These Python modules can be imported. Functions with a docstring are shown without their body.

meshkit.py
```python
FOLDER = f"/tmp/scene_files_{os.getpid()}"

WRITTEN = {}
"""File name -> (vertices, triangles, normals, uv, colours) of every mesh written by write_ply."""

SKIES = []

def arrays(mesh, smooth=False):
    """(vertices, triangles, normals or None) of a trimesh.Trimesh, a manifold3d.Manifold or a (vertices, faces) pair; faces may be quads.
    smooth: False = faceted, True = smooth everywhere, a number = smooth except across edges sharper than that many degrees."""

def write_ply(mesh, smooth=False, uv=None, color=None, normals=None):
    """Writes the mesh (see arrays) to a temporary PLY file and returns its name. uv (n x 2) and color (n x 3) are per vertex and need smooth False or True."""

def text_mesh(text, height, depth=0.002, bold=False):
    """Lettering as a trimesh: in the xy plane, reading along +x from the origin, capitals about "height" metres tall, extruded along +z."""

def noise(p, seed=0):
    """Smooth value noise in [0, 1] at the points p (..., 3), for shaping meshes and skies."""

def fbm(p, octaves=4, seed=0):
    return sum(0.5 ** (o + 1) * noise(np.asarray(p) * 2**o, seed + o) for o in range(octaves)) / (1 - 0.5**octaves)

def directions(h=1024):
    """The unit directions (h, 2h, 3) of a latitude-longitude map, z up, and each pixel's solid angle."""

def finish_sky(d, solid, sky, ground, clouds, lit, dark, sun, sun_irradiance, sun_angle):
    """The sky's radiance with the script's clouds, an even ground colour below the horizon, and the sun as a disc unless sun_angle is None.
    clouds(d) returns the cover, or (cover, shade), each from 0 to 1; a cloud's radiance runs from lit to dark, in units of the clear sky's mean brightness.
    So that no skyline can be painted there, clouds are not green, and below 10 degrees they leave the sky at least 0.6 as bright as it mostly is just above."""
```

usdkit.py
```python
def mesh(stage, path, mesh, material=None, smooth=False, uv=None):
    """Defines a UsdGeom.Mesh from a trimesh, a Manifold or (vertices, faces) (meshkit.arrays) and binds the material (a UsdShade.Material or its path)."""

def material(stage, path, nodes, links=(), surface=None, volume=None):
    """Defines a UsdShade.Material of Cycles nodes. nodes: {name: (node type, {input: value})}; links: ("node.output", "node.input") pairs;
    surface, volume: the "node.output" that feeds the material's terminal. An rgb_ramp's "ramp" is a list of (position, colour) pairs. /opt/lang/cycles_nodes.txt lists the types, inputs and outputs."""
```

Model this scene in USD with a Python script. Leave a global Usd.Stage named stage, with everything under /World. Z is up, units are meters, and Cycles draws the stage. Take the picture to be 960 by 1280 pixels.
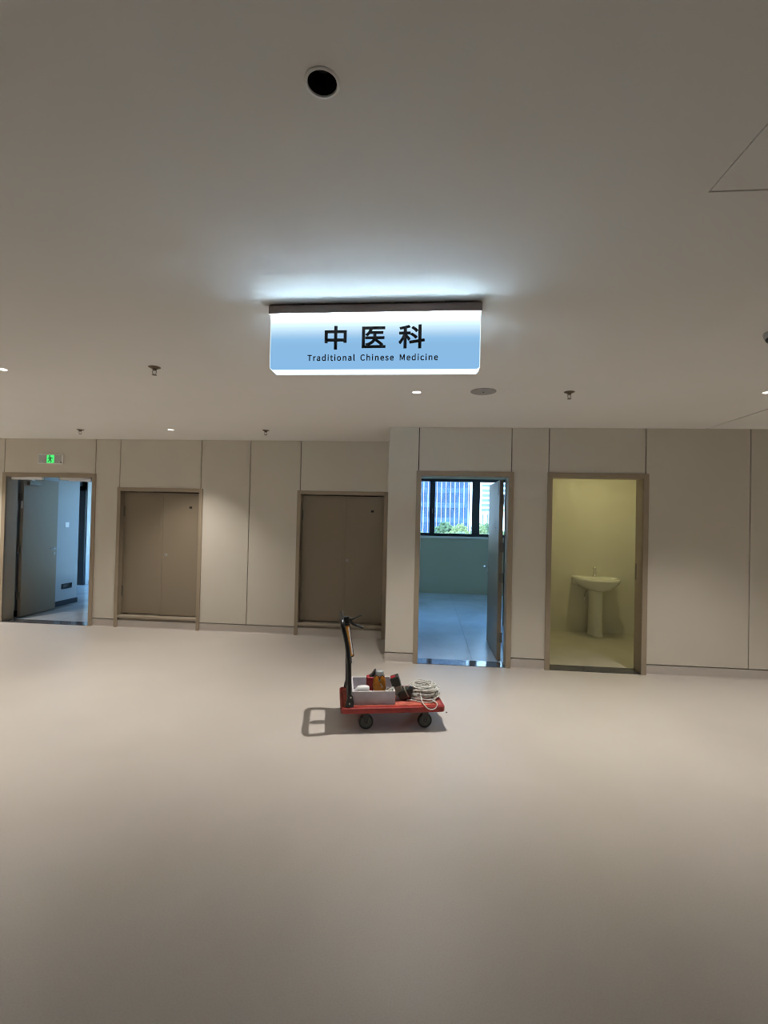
import math, random
import numpy as np
import trimesh
import manifold3d as m3
from shapely.geometry import Polygon, box as sbox
import meshkit, usdkit
from pxr import Usd, UsdGeom, UsdLux, UsdShade, Gf, Sdf

random.seed(7)
rng = np.random.default_rng(7)
stage = Usd.Stage.CreateInMemory()
UsdGeom.SetStageUpAxis(stage, UsdGeom.Tokens.z)
UsdGeom.SetStageMetersPerUnit(stage, 1.0)
UsdGeom.Xform.Define(stage, '/World')
UsdGeom.Scope.Define(stage, '/World/Looks')

# ------------------------------------------------------------------ camera
EYE = np.array([0.0, 0.0, 1.6])
YAW, PITCH, ROLL, FPX = math.radians(5.067), math.radians(0.783), math.radians(1.291), 600.0


def cam_dir(a, b, c):
    """camera-space right / forward / up to world"""
    cr, sr = math.cos(ROLL), math.sin(ROLL)
    a, c = cr * a - sr * c, sr * a + cr * c          # the camera is held a little anticlockwise
    cp, sp = math.cos(PITCH), math.sin(PITCH)
    y, z = cp * b - sp * c, sp * b + cp * c
    cy, sy = math.cos(YAW), math.sin(YAW)
    return np.array([cy * a - sy * y, sy * a + cy * y, z])


cam = UsdGeom.Camera.Define(stage, '/World/camera')
cam.CreateHorizontalApertureAttr(36.0)
cam.CreateVerticalApertureAttr(48.0)
cam.CreateFocalLengthAttr(FPX / 960 * 36.0)
cam.CreateClippingRangeAttr(Gf.Vec2f(0.05, 5000))
cam.CreateExposureAttr(0.0)
R_, F_, U_ = cam_dir(1, 0, 0), cam_dir(0, 1, 0), cam_dir(0, 0, 1)
cam.AddTransformOp().Set(Gf.Matrix4d(*R_, 0, *U_, 0, *(-F_), 0, *EYE, 1))

# ------------------------------------------------------------------ light levels
SKY_STRENGTH = 1.35
SUN_STRENGTH = 6.0
LAMP = 22500.0                     # radiance of each downlight's LED (a small soft-edged spot)
LENS = 16.0                        # what its frosted lens shows from aside
LAMP_COLOR = (1.0, 0.94, 0.865)
WASH_LAMP = 80.0
SIGN_FACE = 1.0                    # level of the sign's face; 125 times that at its LED bar

sky_mat = usdkit.material(stage, '/World/Looks/sky', {
    's': ('sky_texture', {'sky_type': 'multiple_scattering', 'sun_disc': False, 'sun_elevation': math.radians(58), 'sun_rotation': math.radians(200),
                          'aerosol_density': 2.0}),
    'b': ('background_shader', {'strength': SKY_STRENGTH})}, [('s.color', 'b.color')], surface='b.background')
sky = UsdLux.DomeLight.Define(stage, '/World/sky')
UsdShade.MaterialBindingAPI.Apply(sky.GetPrim()).Bind(sky_mat)
sun = UsdLux.DistantLight.Define(stage, '/World/sun')
sun.CreateIntensityAttr(SUN_STRENGTH)
sun.CreateAngleAttr(0.53)
sun.CreateColorAttr(Gf.Vec3f(1, 0.97, 0.92))
sun.AddRotateXYZOp().Set(Gf.Vec3f(38, -12, 0))       # high, from behind the building towards the houses opposite

LIT = [(-0.10, 3.88), (2.575, 3.89), (-3.115, 3.23), (-3.14, 5.61)]          # lit downlights in view
LIT_OUT = [(-6.15, 3.25), (-6.3, 5.6), (5.3, 3.89), (-8.2, 3.25), (-8.2, 5.5)]                           # the same row, beyond the frame; last two added to brighten walls and ceiling
UsdGeom.Scope.Define(stage, '/World/Lights')
for i_, (x_, y_) in enumerate(LIT + LIT_OUT):
    l_ = UsdLux.SphereLight.Define(stage, f'/World/Lights/downlight_led_{i_:03d}')
    l_.CreateRadiusAttr(0.015)
    l_.CreateIntensityAttr(LAMP * (1.04, 0.93, 1.08, 0.70, 1.08, 1.0, 1.0, 1.0, 1.0)[i_])          # they differ a little; the one by the recessed wall is weaker
    l_.CreateColorAttr(Gf.Vec3f(*LAMP_COLOR))
    sh_ = UsdLux.ShapingAPI.Apply(l_.GetPrim())
    sh_.CreateShapingConeAngleAttr(50.0)
    sh_.CreateShapingConeSoftnessAttr(1.0)
    l_.AddTranslateOp().Set(Gf.Vec3d(x_, y_, 2.630 - 0.006))

# ------------------------------------------------------------------ materials
MATS = {}


def mat(name, color, rough=0.5, metallic=0.0, spec=0.5, noise=None, bump=None, coat=0.0, emit=None, trans=0.0):
    """plain procedural surface. noise = (scale, amount); bump = (scale, strength)"""
    p = {'base_color': color, 'roughness': rough, 'metallic': metallic, 'specular_ior_level': spec}
    if coat:
        p['coat_weight'] = coat
    if trans:
        p['transmission_weight'] = trans
    if emit:
        p['emission_color'] = emit[0]
        p['emission_strength'] = emit[1]
    nodes, links = {'p': ('principled_bsdf', p)}, []
    if noise or bump:
        nodes['c'] = ('texture_coordinate', {})
    if noise:
        sc, am = noise
        nodes['n'] = ('noise_texture', {'scale': sc, 'detail': 5.0, 'roughness': 0.6})
        lo, hi = tuple(np.clip(np.array(color) * (1 - am), 0, 1)), tuple(np.clip(np.array(color) * (1 + am), 0, 1))
        nodes['r'] = ('rgb_ramp', {'ramp': [(0.3, lo), (0.7, hi)]})
        links += [('c.object', 'n.vector'), ('n.fac', 'r.fac'), ('r.color', 'p.base_color')]
    if bump:
        nodes['bn'] = ('noise_texture', {'scale': bump[0], 'detail': 3.0})
        nodes['bu'] = ('bump', {'strength': bump[1], 'distance': 0.002})
        links += [('c.object', 'bn.vector'), ('bn.fac', 'bu.height'), ('bu.normal', 'p.normal')]
    MATS[name] = usdkit.material(stage, '/World/Looks/' + name, nodes, links, surface='p.BSDF')
    return MATS[name]


def floor_vinyl(name, base, rough, spec=0.4):
    """sheet vinyl: fine flecks, soft cloudiness, faint wear marks"""
    b = np.array(base)
    nodes = {
        'c': ('texture_coordinate', {}),
        'f': ('noise_texture', {'scale': 160.0, 'detail': 4.0, 'roughness': 0.7}),
        'fr': ('rgb_ramp', {'ramp': [(0.30, tuple(b * 0.90)), (0.5, tuple(b)), (0.72, tuple(np.clip(b * 1.07, 0, 1)))]}),
        'g': ('noise_texture', {'scale': 0.9, 'detail': 6.0, 'roughness': 0.65, 'distortion': 0.4}),
        'gr': ('rgb_ramp', {'ramp': [(0.32, (0.93, 0.93, 0.93)), (0.6, (1, 1, 1))]}),
        'w': ('noise_texture', {'scale': 7.0, 'detail': 9.0, 'roughness': 0.75, 'distortion': 1.5}),
        'wr': ('rgb_ramp', {'ramp': [(0.24, (0.72, 0.71, 0.70)), (0.33, (1, 1, 1))]}),
        'm1': ('mix_color', {'blend_type': 'multiply', 'fac': 1.0}),
        'm2': ('mix_color', {'blend_type': 'multiply', 'fac': 0.5}),
        'rr': ('map_range', {'from_min': 0.3, 'from_max': 0.7, 'to_min': rough - 0.05, 'to_max': rough + 0.06}),
        'bn': ('noise_texture', {'scale': 300.0, 'detail': 2.0}),
        'bu': ('bump', {'strength': 0.12, 'distance': 0.001}),
        'p': ('principled_bsdf', {'specular_ior_level': spec})}
    links = [('c.object', 'f.vector'), ('c.object', 'g.vector'), ('c.object', 'w.vector'), ('c.object', 'bn.vector'), ('f.fac', 'fr.fac'), ('g.fac', 'gr.fac'), ('w.fac', 'wr.fac'),
             ('fr.color', 'm1.a'), ('gr.color', 'm1.b'), ('m1.result', 'm2.a'), ('wr.color', 'm2.b'), ('m2.result', 'p.base_color'),
             ('g.fac', 'rr.value'), ('rr.result', 'p.roughness'), ('bn.fac', 'bu.height'), ('bu.normal', 'p.normal')]
    MATS[name] = usdkit.material(stage, '/World/Looks/' + name, nodes, links, surface='p.BSDF')


def emitter(name, color, strength):
    MATS[name] = usdkit.material(stage, '/World/Looks/' + name, {'e': ('emission', {'color': color, 'strength': strength})}, [], surface='e.emission')


floor_vinyl('hall_vinyl', (0.61, 0.565, 0.515), 0.42)
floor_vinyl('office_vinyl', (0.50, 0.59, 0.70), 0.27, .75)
floor_vinyl('wash_vinyl', (0.58, 0.55, 0.48), 0.34)
mat('base_vinyl', (0.55, 0.50, 0.455), 0.45, noise=(160, 0.06))
mat('panel', (0.665, 0.62, 0.535), 0.42, noise=(0.7, 0.02), bump=(400, 0.05), spec=0.35)
mat('joint_dark', (0.05, 0.042, 0.035), 0.8)
mat('ceiling_paint', (0.86, 0.845, 0.815), 0.92, noise=(1.3, 0.012), bump=(180, 0.05), spec=0.2)
mat('room_paint', (0.74, 0.735, 0.70), 0.7, noise=(2, 0.012), bump=(220, 0.06), spec=0.3)
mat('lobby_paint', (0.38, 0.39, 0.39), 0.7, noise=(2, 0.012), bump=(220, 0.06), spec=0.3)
mat('office_paint', (0.44, 0.44, 0.345), 0.7, noise=(2, 0.012), bump=(220, 0.06), spec=0.3)
mat('wash_paint', (0.70, 0.68, 0.60), 0.55, noise=(2, 0.015), bump=(220, 0.06), spec=0.3)
mat('frame_tan', (0.36, 0.295, 0.215), 0.42, noise=(60, 0.03), spec=0.4)
mat('door_tan', (0.27, 0.222, 0.16), 0.42, noise=(60, 0.03), bump=(500, 0.04), spec=0.4)
mat('sill_tan', (0.42, 0.36, 0.28), 0.4)
mat('steel', (0.62, 0.61, 0.58), 0.28, metallic=1.0)
mat('hinge_steel', (0.22, 0.20, 0.17), 0.4, metallic=0.8)
mat('rail_silver', (0.86, 0.86, 0.86), 0.35, metallic=0.35)
mat('rail_white', (0.88, 0.88, 0.88), 0.35)
mat('chrome', (0.8, 0.8, 0.78), 0.12, metallic=1.0)
mat('brass_dark', (0.16, 0.12, 0.08), 0.4, metallic=0.8)
mat('black_plastic', (0.012, 0.012, 0.013), 0.4)
mat('black_metal', (0.012, 0.0115, 0.011), 0.32, noise=(40, 0.3))
mat('black_matte', (0.006, 0.006, 0.006), 0.9, spec=0.1)
mat('white_plastic', (0.84, 0.83, 0.80), 0.4)
mat('speaker_grey', (0.36, 0.35, 0.34), 0.6)
mat('stone', (0.075, 0.075, 0.08), 0.09, noise=(45, 0.75), spec=0.6)
mat('window_frame', (0.018, 0.022, 0.034), 0.38)
mat('sill_white', (0.66, 0.67, 0.66), 0.35)
mat('skirting_dark', (0.025, 0.027, 0.033), 0.4)
mat('tile_grey', (0.46, 0.48, 0.50), 0.2, noise=(3.0, 0.10))
mat('tile_grey_pale', (0.50, 0.52, 0.54), 0.2, noise=(3.0, 0.10))
mat('grout', (0.2, 0.2, 0.2), 0.8)
mat('ceramic', (0.82, 0.82, 0.78), 0.12, coat=0.3)
mat('sign_bronze', (0.24, 0.165, 0.135), 0.45, metallic=0.2)
mat('letter_black', (0.006, 0.006, 0.010), 0.45)
mat('exit_glass', (0.52, 0.52, 0.51), 0.12, spec=0.6)
mat('trolley_red', (0.34, 0.022, 0.016), 0.42, noise=(9, 0.25), bump=(60, 0.1))
mat('mat_red', (0.52, 0.125, 0.085), 0.6, noise=(14, 0.35), bump=(90, 0.35))
mat('rubber', (0.016, 0.017, 0.015), 0.6)
mat('wheel_grey', (0.075, 0.08, 0.065), 0.55, noise=(30, 0.2))
mat('box_lilac', (0.56, 0.53, 0.57), 0.6, noise=(11, 0.12))
mat('box_edge', (0.74, 0.72, 0.72), 0.6)
mat('orange_plastic', (0.62, 0.22, 0.018), 0.4, noise=(25, 0.15))
mat('grey_plastic', (0.34, 0.36, 0.36), 0.4)
mat('red_plastic', (0.34, 0.014, 0.018), 0.4)
mat('paper_white', (0.80, 0.80, 0.80), 0.65)
mat('fixing_grey', (0.20, 0.20, 0.21), 0.5, noise=(70, 0.8))
mat('tool_green_grey', (0.27, 0.28, 0.23), 0.5, noise=(30, 0.35))
mat('tool_dark', (0.020, 0.021, 0.016), 0.45)
mat('cable_white', (0.68, 0.68, 0.64), 0.5)
mat('cartridge_orange', (0.60, 0.26, 0.03), 0.4)
mat('label_white', (0.76, 0.73, 0.70), 0.5, noise=(50, 0.25))
mat('concrete', (0.30, 0.30, 0.29), 0.85)
mat('street', (0.34, 0.33, 0.31), 0.9, noise=(0.05, 0.15))
mat('tower_glass', (0.030, 0.056, 0.10), 0.35, noise=(0.12, 0.3), spec=0.15)
mat('tower_spandrel', (0.042, 0.074, 0.125), 0.45, noise=(0.2, 0.2), spec=.2)
mat('tower_fin', (0.40, 0.43, 0.47), 0.4)
mat('render_white', (0.72, 0.72, 0.70), 0.8)
mat('block_window', (0.05, 0.075, 0.11), 0.2)
mat('bark', (0.10, 0.075, 0.05), 0.9)
MATS['pane'] = usdkit.material(stage, '/World/Looks/pane', {
    't': ('transparent_bsdf', {'color': (0.80, 0.90, 0.92)}), 'g': ('glossy_bsdf', {'color': (1, 1, 1), 'roughness': 0.0}), 'f': ('fresnel', {'IOR': 1.45}), 'm': ('mix_closure', {})},
    [('f.fac', 'm.fac'), ('t.BSDF', 'm.closure1'), ('g.BSDF', 'm.closure2')], surface='m.closure')
for nm, col in (('leaf_yellow', (0.235, 0.245, 0.105)), ('leaf_green', (0.13, 0.165, 0.085))):
    MATS[nm] = usdkit.material(stage, '/World/Looks/' + nm, {
        'n': ('geometry', {}), 'r': ('rgb_ramp', {'ramp': [(0, tuple(np.array(col) * 0.7)), (1, tuple(np.array(col) * 1.35))]}),
        'd': ('diffuse_bsdf', {}), 't': ('translucent_bsdf', {'color': tuple(np.array(col) * 1.2)}), 'm': ('mix_closure', {'fac': 0.35})},
        [('n.random_per_island', 'r.fac'), ('r.color', 'd.color'), ('d.BSDF', 'm.closure1'), ('t.BSDF', 'm.closure2')], surface='m.closure')
emitter('lamp_lens', LAMP_COLOR, LENS)
emitter('wash_lens', (1.0, 0.89, 0.42), WASH_LAMP)
emitter('exit_green', (0.10, 1.0, 0.22), 0.95)
mat('exit_figure', (0.01, 0.12, 0.03), 0.4)
emitter('sign_strip', (0.80, 0.95, 1.0), 1.25)
# sign face: brightest under the LED bar along its top, blue-white below
MATS['sign_face'] = usdkit.material(stage, '/World/Looks/sign_face', {
    'c': ('texture_coordinate', {}), 's': ('separate_xyz', {}),
    'z': ('map_range', {'from_min': -0.318, 'from_max': -0.045, 'to_min': 0.0, 'to_max': 1.0, 'clamp': True}),
    'col': ('rgb_ramp', {'ramp': [(0.0, (0.31, 0.62, 1.0)), (0.55, (0.34, 0.65, 1.0)), (0.74, (0.62, 0.84, 1.0)), (1.0, (0.60, 0.83, 1.0))]}),
    'st': ('rgb_ramp', {'ramp': [(p_, (v_ / 125.0,) * 3) for p_, v_ in ((0.0, .80), (0.45, .77), (0.62, .86), (0.76, 1.05), (0.85, 1.45), (0.91, 3.6), (0.945, 95.0), (1.0, 125.0))]}),
    'mu': ('math', {'math_type': 'multiply', 'value2': 125.0 * SIGN_FACE}),
    'e': ('emission', {})},
    [('c.object', 's.vector'), ('s.z', 'z.value'), ('z.result', 'col.fac'), ('z.result', 'st.fac'), ('st.color', 'mu.value1'), ('col.color', 'e.color'), ('mu.value', 'e.strength')], surface='e.emission')

# ------------------------------------------------------------------ mesh helpers


def cat(*ms):
    ms = [m for m in ms if m is not None]
    return trimesh.util.concatenate([tm(m) for m in ms])


def tm(m):
    if hasattr(m, 'to_mesh'):
        q = m.to_mesh()
        return trimesh.Trimesh(np.array(q.vert_properties[:, :3], float), np.array(q.tri_verts, int), process=False)
    return m


def mf(m):
    return m3.Manifold(m3.Mesh(np.asarray(m.vertices, np.float32), np.asarray(m.faces, np.uint32)))


def box(x0, x1, y0, y1, z0, z1, b=0.0):
    x0, x1 = min(x0, x1), max(x0, x1)
    y0, y1 = min(y0, y1), max(y0, y1)
    z0, z1 = min(z0, z1), max(z0, z1)
    if b <= 0:
        m = trimesh.creation.box((x1 - x0, y1 - y0, z1 - z0))
        m.apply_translation(((x0 + x1) / 2, (y0 + y1) / 2, (z0 + z1) / 2))
        return m
    b = min(b, (x1 - x0) * .45, (y1 - y0) * .45, (z1 - z0) * .45)
    pts = []
    for sx in (0, 1):
        for sy in (0, 1):
            for sz in (0, 1):
                c = np.array([(x0, x1)[sx], (y0, y1)[sy], (z0, z1)[sz]])
                d = np.array([1 - 2 * sx, 1 - 2 * sy, 1 - 2 * sz]) * b
                for k in range(3):
                    q = c + d
                    q[k] = c[k]
                    pts.append(q)
    return trimesh.convex.convex_hull(np.array(pts))


def rbox(x0, x1, y0, y1, z0, z1, r, n=10):
    """rounded box: hull of spheres"""
    s = trimesh.creation.icosphere(2, r)
    pts = [s.vertices + np.array([x, y, z]) for x in (x0 + r, x1 - r) for y in (y0 + r, y1 - r) for z in (z0 + r, z1 - r)]
    return trimesh.convex.convex_hull(np.vstack(pts))


def lathe(profile, n=32, loc=(0, 0, 0)):
    m = trimesh.creation.revolve(np.array(profile, float), sections=n)
    m.apply_translation(loc)
    return m


def cyl(p0, p1, r, n=20, r1=None):
    p0, p1 = np.array(p0, float), np.array(p1, float)
    h = np.linalg.norm(p1 - p0)
    m = trimesh.creation.revolve(np.array([(0, 0), (r, 0), (r if r1 is None else r1, h), (0, h)], float), sections=n)
    m.apply_transform(trimesh.geometry.align_vectors([0, 0, 1], (p1 - p0) / h))
    m.apply_translation(p0)
    return m


def smooth_path(pts, n=60):
    from scipy.interpolate import CubicSpline
    p = np.array(pts, float)
    t = np.r_[0, np.cumsum(np.linalg.norm(np.diff(p, axis=0), axis=1))]
    return CubicSpline(t, p)(np.linspace(0, t[-1], n))


def tube(pts, r, sides=10):
    p = np.array(pts, float)
    t = np.gradient(p, axis=0)
    t /= np.linalg.norm(t, axis=1, keepdims=True) + 1e-12
    a = np.cross(t[0], [0, 0, 1.0] if abs(t[0][2]) < .9 else [1.0, 0, 0])
    a /= np.linalg.norm(a)
    A = []
    for k in range(len(p)):
        a = a - t[k] * (a @ t[k])
        a /= np.linalg.norm(a)
        A.append(a)
    A = np.array(A)
    B = np.cross(t, A)
    rr = np.broadcast_to(r, (len(p),))
    ang = np.arange(sides) * 2 * np.pi / sides
    v = p[:, None] + rr[:, None, None] * (np.cos(ang)[None, :, None] * A[:, None] + np.sin(ang)[None, :, None] * B[:, None])
    v = v.reshape(-1, 3)
    i, j = np.meshgrid(np.arange(len(p) - 1), np.arange(sides), indexing='ij')
    q = np.stack([i * sides + j, i * sides + (j + 1) % sides, (i + 1) * sides + (j + 1) % sides, (i + 1) * sides + j], -1).reshape(-1, 4)
    f = np.vstack([q[:, [0, 1, 2]], q[:, [0, 2, 3]]])
    c0, c1 = len(v), len(v) + 1
    v = np.vstack([v, p[0], p[-1]])
    e = (len(p) - 1) * sides
    caps = [(c0, (k + 1) % sides, k) for k in range(sides)] + [(c1, e + k, e + (k + 1) % sides) for k in range(sides)]
    return trimesh.Trimesh(v, np.vstack([f, caps]), process=False)


def extrude(poly, d, axis='z', at=0.0):
    """polygon in (u, v) extruded. axis z: (u,v)->(x,y); axis y: (u,v)->(x,z), grows to +y; axis x: (u,v)->(y,z), grows to +x"""
    if not isinstance(poly, Polygon):
        poly = Polygon(poly)
    m = trimesh.creation.extrude_polygon(poly, d, engine='earcut')
    v = m.vertices.copy()
    if axis == 'z':
        w = v + [0, 0, at]
    elif axis == 'y':
        w = np.c_[v[:, 0], v[:, 2] + at, v[:, 1]]
        m.invert()
    else:
        w = np.c_[v[:, 2] + at, v[:, 0], v[:, 1]]
    return trimesh.Trimesh(w, m.faces, process=False)


def rot(m, deg, axis=(0, 0, 1), about=(0, 0, 0)):
    m = m.copy()
    m.apply_transform(trimesh.transformations.rotation_matrix(math.radians(deg), axis, about))
    return m


def mv(m, d):
    m = m.copy()
    m.apply_translation(d)
    return m


def loft(rings):
    """closed solid from rings of equal point count (first and last are capped)"""
    k = len(rings[0])
    v = np.vstack(rings)
    f = []
    for i in range(len(rings) - 1):
        for j in range(k):
            a, b_, c, d = i * k + j, i * k + (j + 1) % k, (i + 1) * k + (j + 1) % k, (i + 1) * k + j
            f += [(a, b_, c), (a, c, d)]
    v = np.vstack([v, rings[0].mean(0), rings[-1].mean(0)])
    c0, c1, e = len(v) - 2, len(v) - 1, (len(rings) - 1) * k
    f += [(c0, (j + 1) % k, j) for j in range(k)] + [(c1, e + j, e + (j + 1) % k) for j in range(k)]
    return trimesh.Trimesh(v, f, process=False)


# ------------------------------------------------------------------ scene helpers
COUNT, OFFSET = {}, {}


def numbered(parent, name):
    k = COUNT.get((parent, name), 0)
    COUNT[(parent, name)] = k + 1
    return f'{parent}/{name}' if k == 0 else f'{parent}/{name}_{k:03d}'


def tag(prim, label=None, cat_=None, group=None, kind=None):
    for k, v in (('label', label), ('category', cat_), ('group', group), ('kind', kind)):
        if v:
            prim.SetCustomDataByKey(k, v)
    return prim


def thing(name, label, cat_, loc=(0, 0, 0), rz=0.0, group=None, kind=None, local=False):
    """top-level Xform at the thing's base. local=False: its parts' meshes are given in world coordinates (rz must be 0)"""
    path = numbered('/World', name)
    x = UsdGeom.Xform.Define(stage, path)
    x.AddTranslateOp().Set(Gf.Vec3d(*map(float, loc)))
    x.AddRotateZOp().Set(float(rz))
    OFFSET[path] = None if local else np.array(loc, float)
    tag(x.GetPrim(), label, cat_, group, kind)
    return path


def part(parent, name, mesh, m, smooth=30, label=None, kind=None):
    mesh = tm(mesh)
    path = numbered(parent, name)
    root = '/'.join(parent.split('/')[:3])
    off = OFFSET.get(root)
    if off is not None:
        mesh = mv(mesh, -off)
    pr = usdkit.mesh(stage, path, mesh, MATS[m], smooth=smooth).GetPrim()
    tag(pr, label, None, None, kind)
    return path


def solo(name, mesh, m, label, cat_, group=None, kind=None, smooth=30, loc=None):
    """a top-level thing that is one mesh"""
    mesh = tm(mesh)
    path = numbered('/World', name)
    if loc is None:
        b = mesh.bounds
        loc = ((b[0][0] + b[1][0]) / 2, (b[0][1] + b[1][1]) / 2, b[0][2])
    u = usdkit.mesh(stage, path, mv(mesh, -np.array(loc)), MATS[m], smooth=smooth)
    u.AddTranslateOp().Set(Gf.Vec3d(*map(float, loc)))
    tag(u.GetPrim(), label, cat_, group, kind)
    return path


def dup(src, loc, rz, label, group=None):
    s = stage.GetPrimAtPath(src)
    path = numbered('/World', src.split('/')[-1])
    x = UsdGeom.Xform.Define(stage, path)
    x.GetPrim().GetReferences().AddInternalReference(src)
    x.ClearXformOpOrder()
    x.AddTranslateOp().Set(Gf.Vec3d(*map(float, loc)))
    x.AddRotateZOp().Set(float(rz))
    tag(x.GetPrim(), label, s.GetCustomDataByKey('category'), group)
    x.GetPrim().SetInstanceable(True)
    return path


# ------------------------------------------------------------------ dimensions (metres; eye at the origin, z up)
YR, YL, CEIL, BASE = 5.362, 6.377, 2.630, 0.108      # near wall plane, recessed wall plane, ceiling, top of the coved base
XC = -0.434                                          # corner where the near wall steps forward
XMIN, XMAX, YMIN = -9.0, 7.0, -5.0
WALL = 0.20                                          # wall thickness behind the cladding
D1, D2, D3, D4, D5 = (-6.068, -4.646, 2.142), (-4.321, -3.079, 1.955), (-0.120, 0.944, 2.142), (1.304, 2.361, 2.142), (-1.749, -0.515, 1.955)
GAP = 0.009

# ------------------------------------------------------------------ setting: floors
S = 'structure'
solo('floor', extrude([(XMIN - .2, YMIN - .2), (XMAX + .2, YMIN - .2), (XMAX + .2, YR), (XC + .03, YR), (XC + .03, YL), (XMIN - .2, YL)], .1, 'z', -.1), 'hall_vinyl', 'pinkish beige sheet vinyl floor of the wide hall', 'floor', kind=S, loc=(0, 0, 0))
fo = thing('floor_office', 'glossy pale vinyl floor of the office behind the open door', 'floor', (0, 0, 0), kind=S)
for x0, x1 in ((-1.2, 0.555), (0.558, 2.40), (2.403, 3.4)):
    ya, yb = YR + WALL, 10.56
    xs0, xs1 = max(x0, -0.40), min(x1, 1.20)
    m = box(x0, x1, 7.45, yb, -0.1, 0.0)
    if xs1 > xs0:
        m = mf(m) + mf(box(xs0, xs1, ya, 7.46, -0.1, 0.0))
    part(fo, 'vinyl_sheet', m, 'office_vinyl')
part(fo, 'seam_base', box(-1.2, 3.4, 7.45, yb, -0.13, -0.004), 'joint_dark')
solo('floor_washroom', box(1.20, 3.2, YR + WALL, 7.40, -0.1, 0), 'wash_vinyl', 'washroom floor under the pedestal basin', 'floor', kind=S)
fl = thing('floor_lobby', 'grey tiled lobby floor beyond the double door under the exit light', 'floor', (0, 0, 0), kind=S)
part(fl, 'tile_bed', box(-9.0, -4.4, YL + WALL, 13.0, -0.1, -0.003), 'grout')
k = 0
for i, x in enumerate(np.arange(-9.0, -4.45, 0.6)):
    for j, y in enumerate(np.arange(YL + WALL, 12.9, 0.6)):
        if (y < 7.7 and x < -6.5):
            continue
        part(fl, 'tile', box(x + .0015, min(x + .5985, -4.4), y + .0015, min(y + .5985, 13), -0.02, 0.0005 * ((i * 7 + j * 3) % 3) * 0.6, .001), ('tile_grey', 'tile_grey_pale')[(i + j) % 2], smooth=False)


def threshold(name, x0, x1, y0, y1, label):
    t = thing(name, label, 'threshold', ((x0 + x1) / 2, (y0 + y1) / 2, 0), kind=S)
    part(t, 'stone_slab', box(x0, x1, y0, y1, -0.06, 0.0045, .003), 'stone')


threshold('trim_1', D1[0] + .02, D1[1] - .02, YL - .002, YL + WALL + .003, 'dark polished stone threshold under the exit light double door')
threshold('trim_2', D3[0] + .02, D3[1] - .02, YR - .002, YR + WALL + .003, 'polished stone threshold of the office door, mirroring the window')
threshold('trim_3', D4[0] + .02, D4[1] - .02, YR - .002, YR + WALL + .003, 'dark stone threshold of the washroom door')

# ------------------------------------------------------------------ setting: clad walls of the hall


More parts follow.
